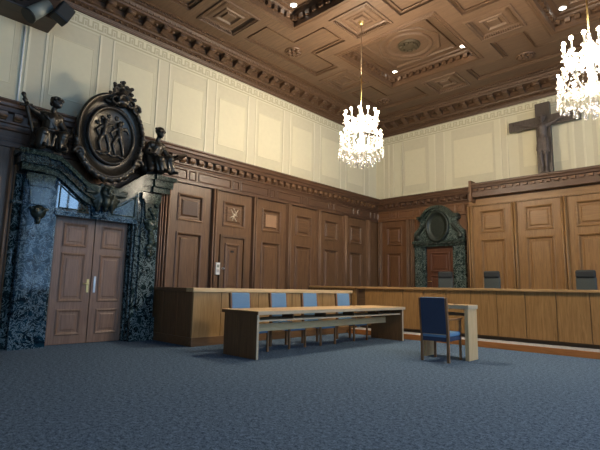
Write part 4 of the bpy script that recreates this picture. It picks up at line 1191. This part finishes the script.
    for z, p in ((1.12, 440), (0.72, 180)):
        l = bpy.data.lights.new('candle_light', 'POINT'); l.energy = p; l.color = (1.0, 0.86, 0.66); l.shadow_soft_size = 0.32
        lo = bpy.data.objects.new('candle_light', l); COL.objects.link(lo); lo.location = Vector(loc)+Vector((0.0, 0.0, z))
    return t
chandelier((-5.83, 7.96, 3.86), 'bright crystal chandelier hanging nearer the left wall, in the middle of the view')
chandelier((-1.38, 7.96, 3.88), 'bright crystal chandelier hanging at the right edge, before the crucifix')

# ------------------------------------------------------------------ recessed downlights
def downlight(x, y, label):
    t = thing('downlight', label, 'ceiling light', (x, y, ZC), 0, 'recessed downlights in the coffers')
    m = MB(); m.lathe([(0.085, 0), (0.09, -0.015), (0.075, -0.02), (0.065, -0.005)], (0, 0, 0), 20); m.build('trim_ring', M['white'], t)
    m = MB(); m.lathe([(0, -0.012), (0.07, -0.010), (0.072, -0.002)], (0, 0, 0), 20); m.build('lens', M['downlight'], t)
    l = bpy.data.lights.new('downlight', 'SPOT'); l.energy = 90; l.spot_size = 1.3; l.spot_blend = 0.6; l.color = (1, 0.88, 0.7); l.shadow_soft_size = 0.07
    lo = bpy.data.objects.new('downlight_beam', l); COL.objects.link(lo); lo.location = (x, y, ZC-0.05)
downlight(-6.86, 6.74, 'lit downlight in the ceiling coffer at the top edge, upper left of the hanging rod')
downlight(-6.88, 11.08, 'lit downlight in the near corner of the rosette coffer, right of the hanging rod')
downlight(-4.75, 11.02, 'lit downlight in the right corner of the rosette coffer in mid ceiling')
downlight(-2.37, 10.96, 'lit downlight in the right hand coffer, nearest the right chandelier')

# ------------------------------------------------------------------ spotlights at the upper left
t = thing('stage_spotlight', 'pale grey cylindrical stage spotlight fixed under the beam at upper left', 'spotlight', (-8.68, 1.96, 5.86))
d = Vector((0.06, -0.50, -0.60)).normalized()
m = MB(); m.tube(-d*0.46, (0, 0, 0), 0.105, 0.125, 20); m.build('housing', M['grey'], t)
m = MB(); m.tube((0, 0, 0), d*0.04, 0.135, 0.135, 20); m.build('lens_ring', M['black'], t)
m = MB(); m.box(-0.20, -0.10, 0.10, 0.16, 0.25, 0.31); m.build('bracket', M['black'], t)
t = thing('floodlight', 'black box floodlight tilted under the beam at upper left', 'floodlight', (-8.62, 2.47, 6.10))
mt_ = Euler((-0.42, 0.0, 0.1)).to_matrix().to_4x4()
m = MB(); m.box(-0.11, 0.13, -0.135, 0.135, -0.165, 0.165, 0.02, mt_); m.build('housing', M['black'], t)
m = MB(); m.box(0.13, 0.14, -0.11, 0.11, -0.14, 0.14, 0.004, mt_); m.build('front_glass', M['charcoal'], t)
m = MB(); m.box(-0.26, -0.10, -0.06, 0.0, 0.0, 0.06); m.build('bracket', M['black'], t)

# ------------------------------------------------------------------ sky and view
w = bpy.data.worlds.new('World'); SC.world = w; w.use_nodes = True
bg = w.node_tree.nodes['Background']
bg.inputs['Color'].default_value = (0.38, 0.65, 1.0, 1); bg.inputs['Strength'].default_value = 7.5
SC.view_settings.view_transform = 'Standard'; SC.view_settings.look = 'None'
SC.view_settings.gamma = 1; SC.view_settings.use_curve_mapping = False
SC.view_settings.exposure = 0.42
SC.cycles.use_denoising = True
SC.cycles.max_bounces = 10; SC.cycles.diffuse_bounces = 5; SC.cycles.transparent_max_bounces = 24
SC.cycles.sample_clamp_indirect = 6; SC.cycles.caustics_reflective = False; SC.cycles.caustics_refractive = False
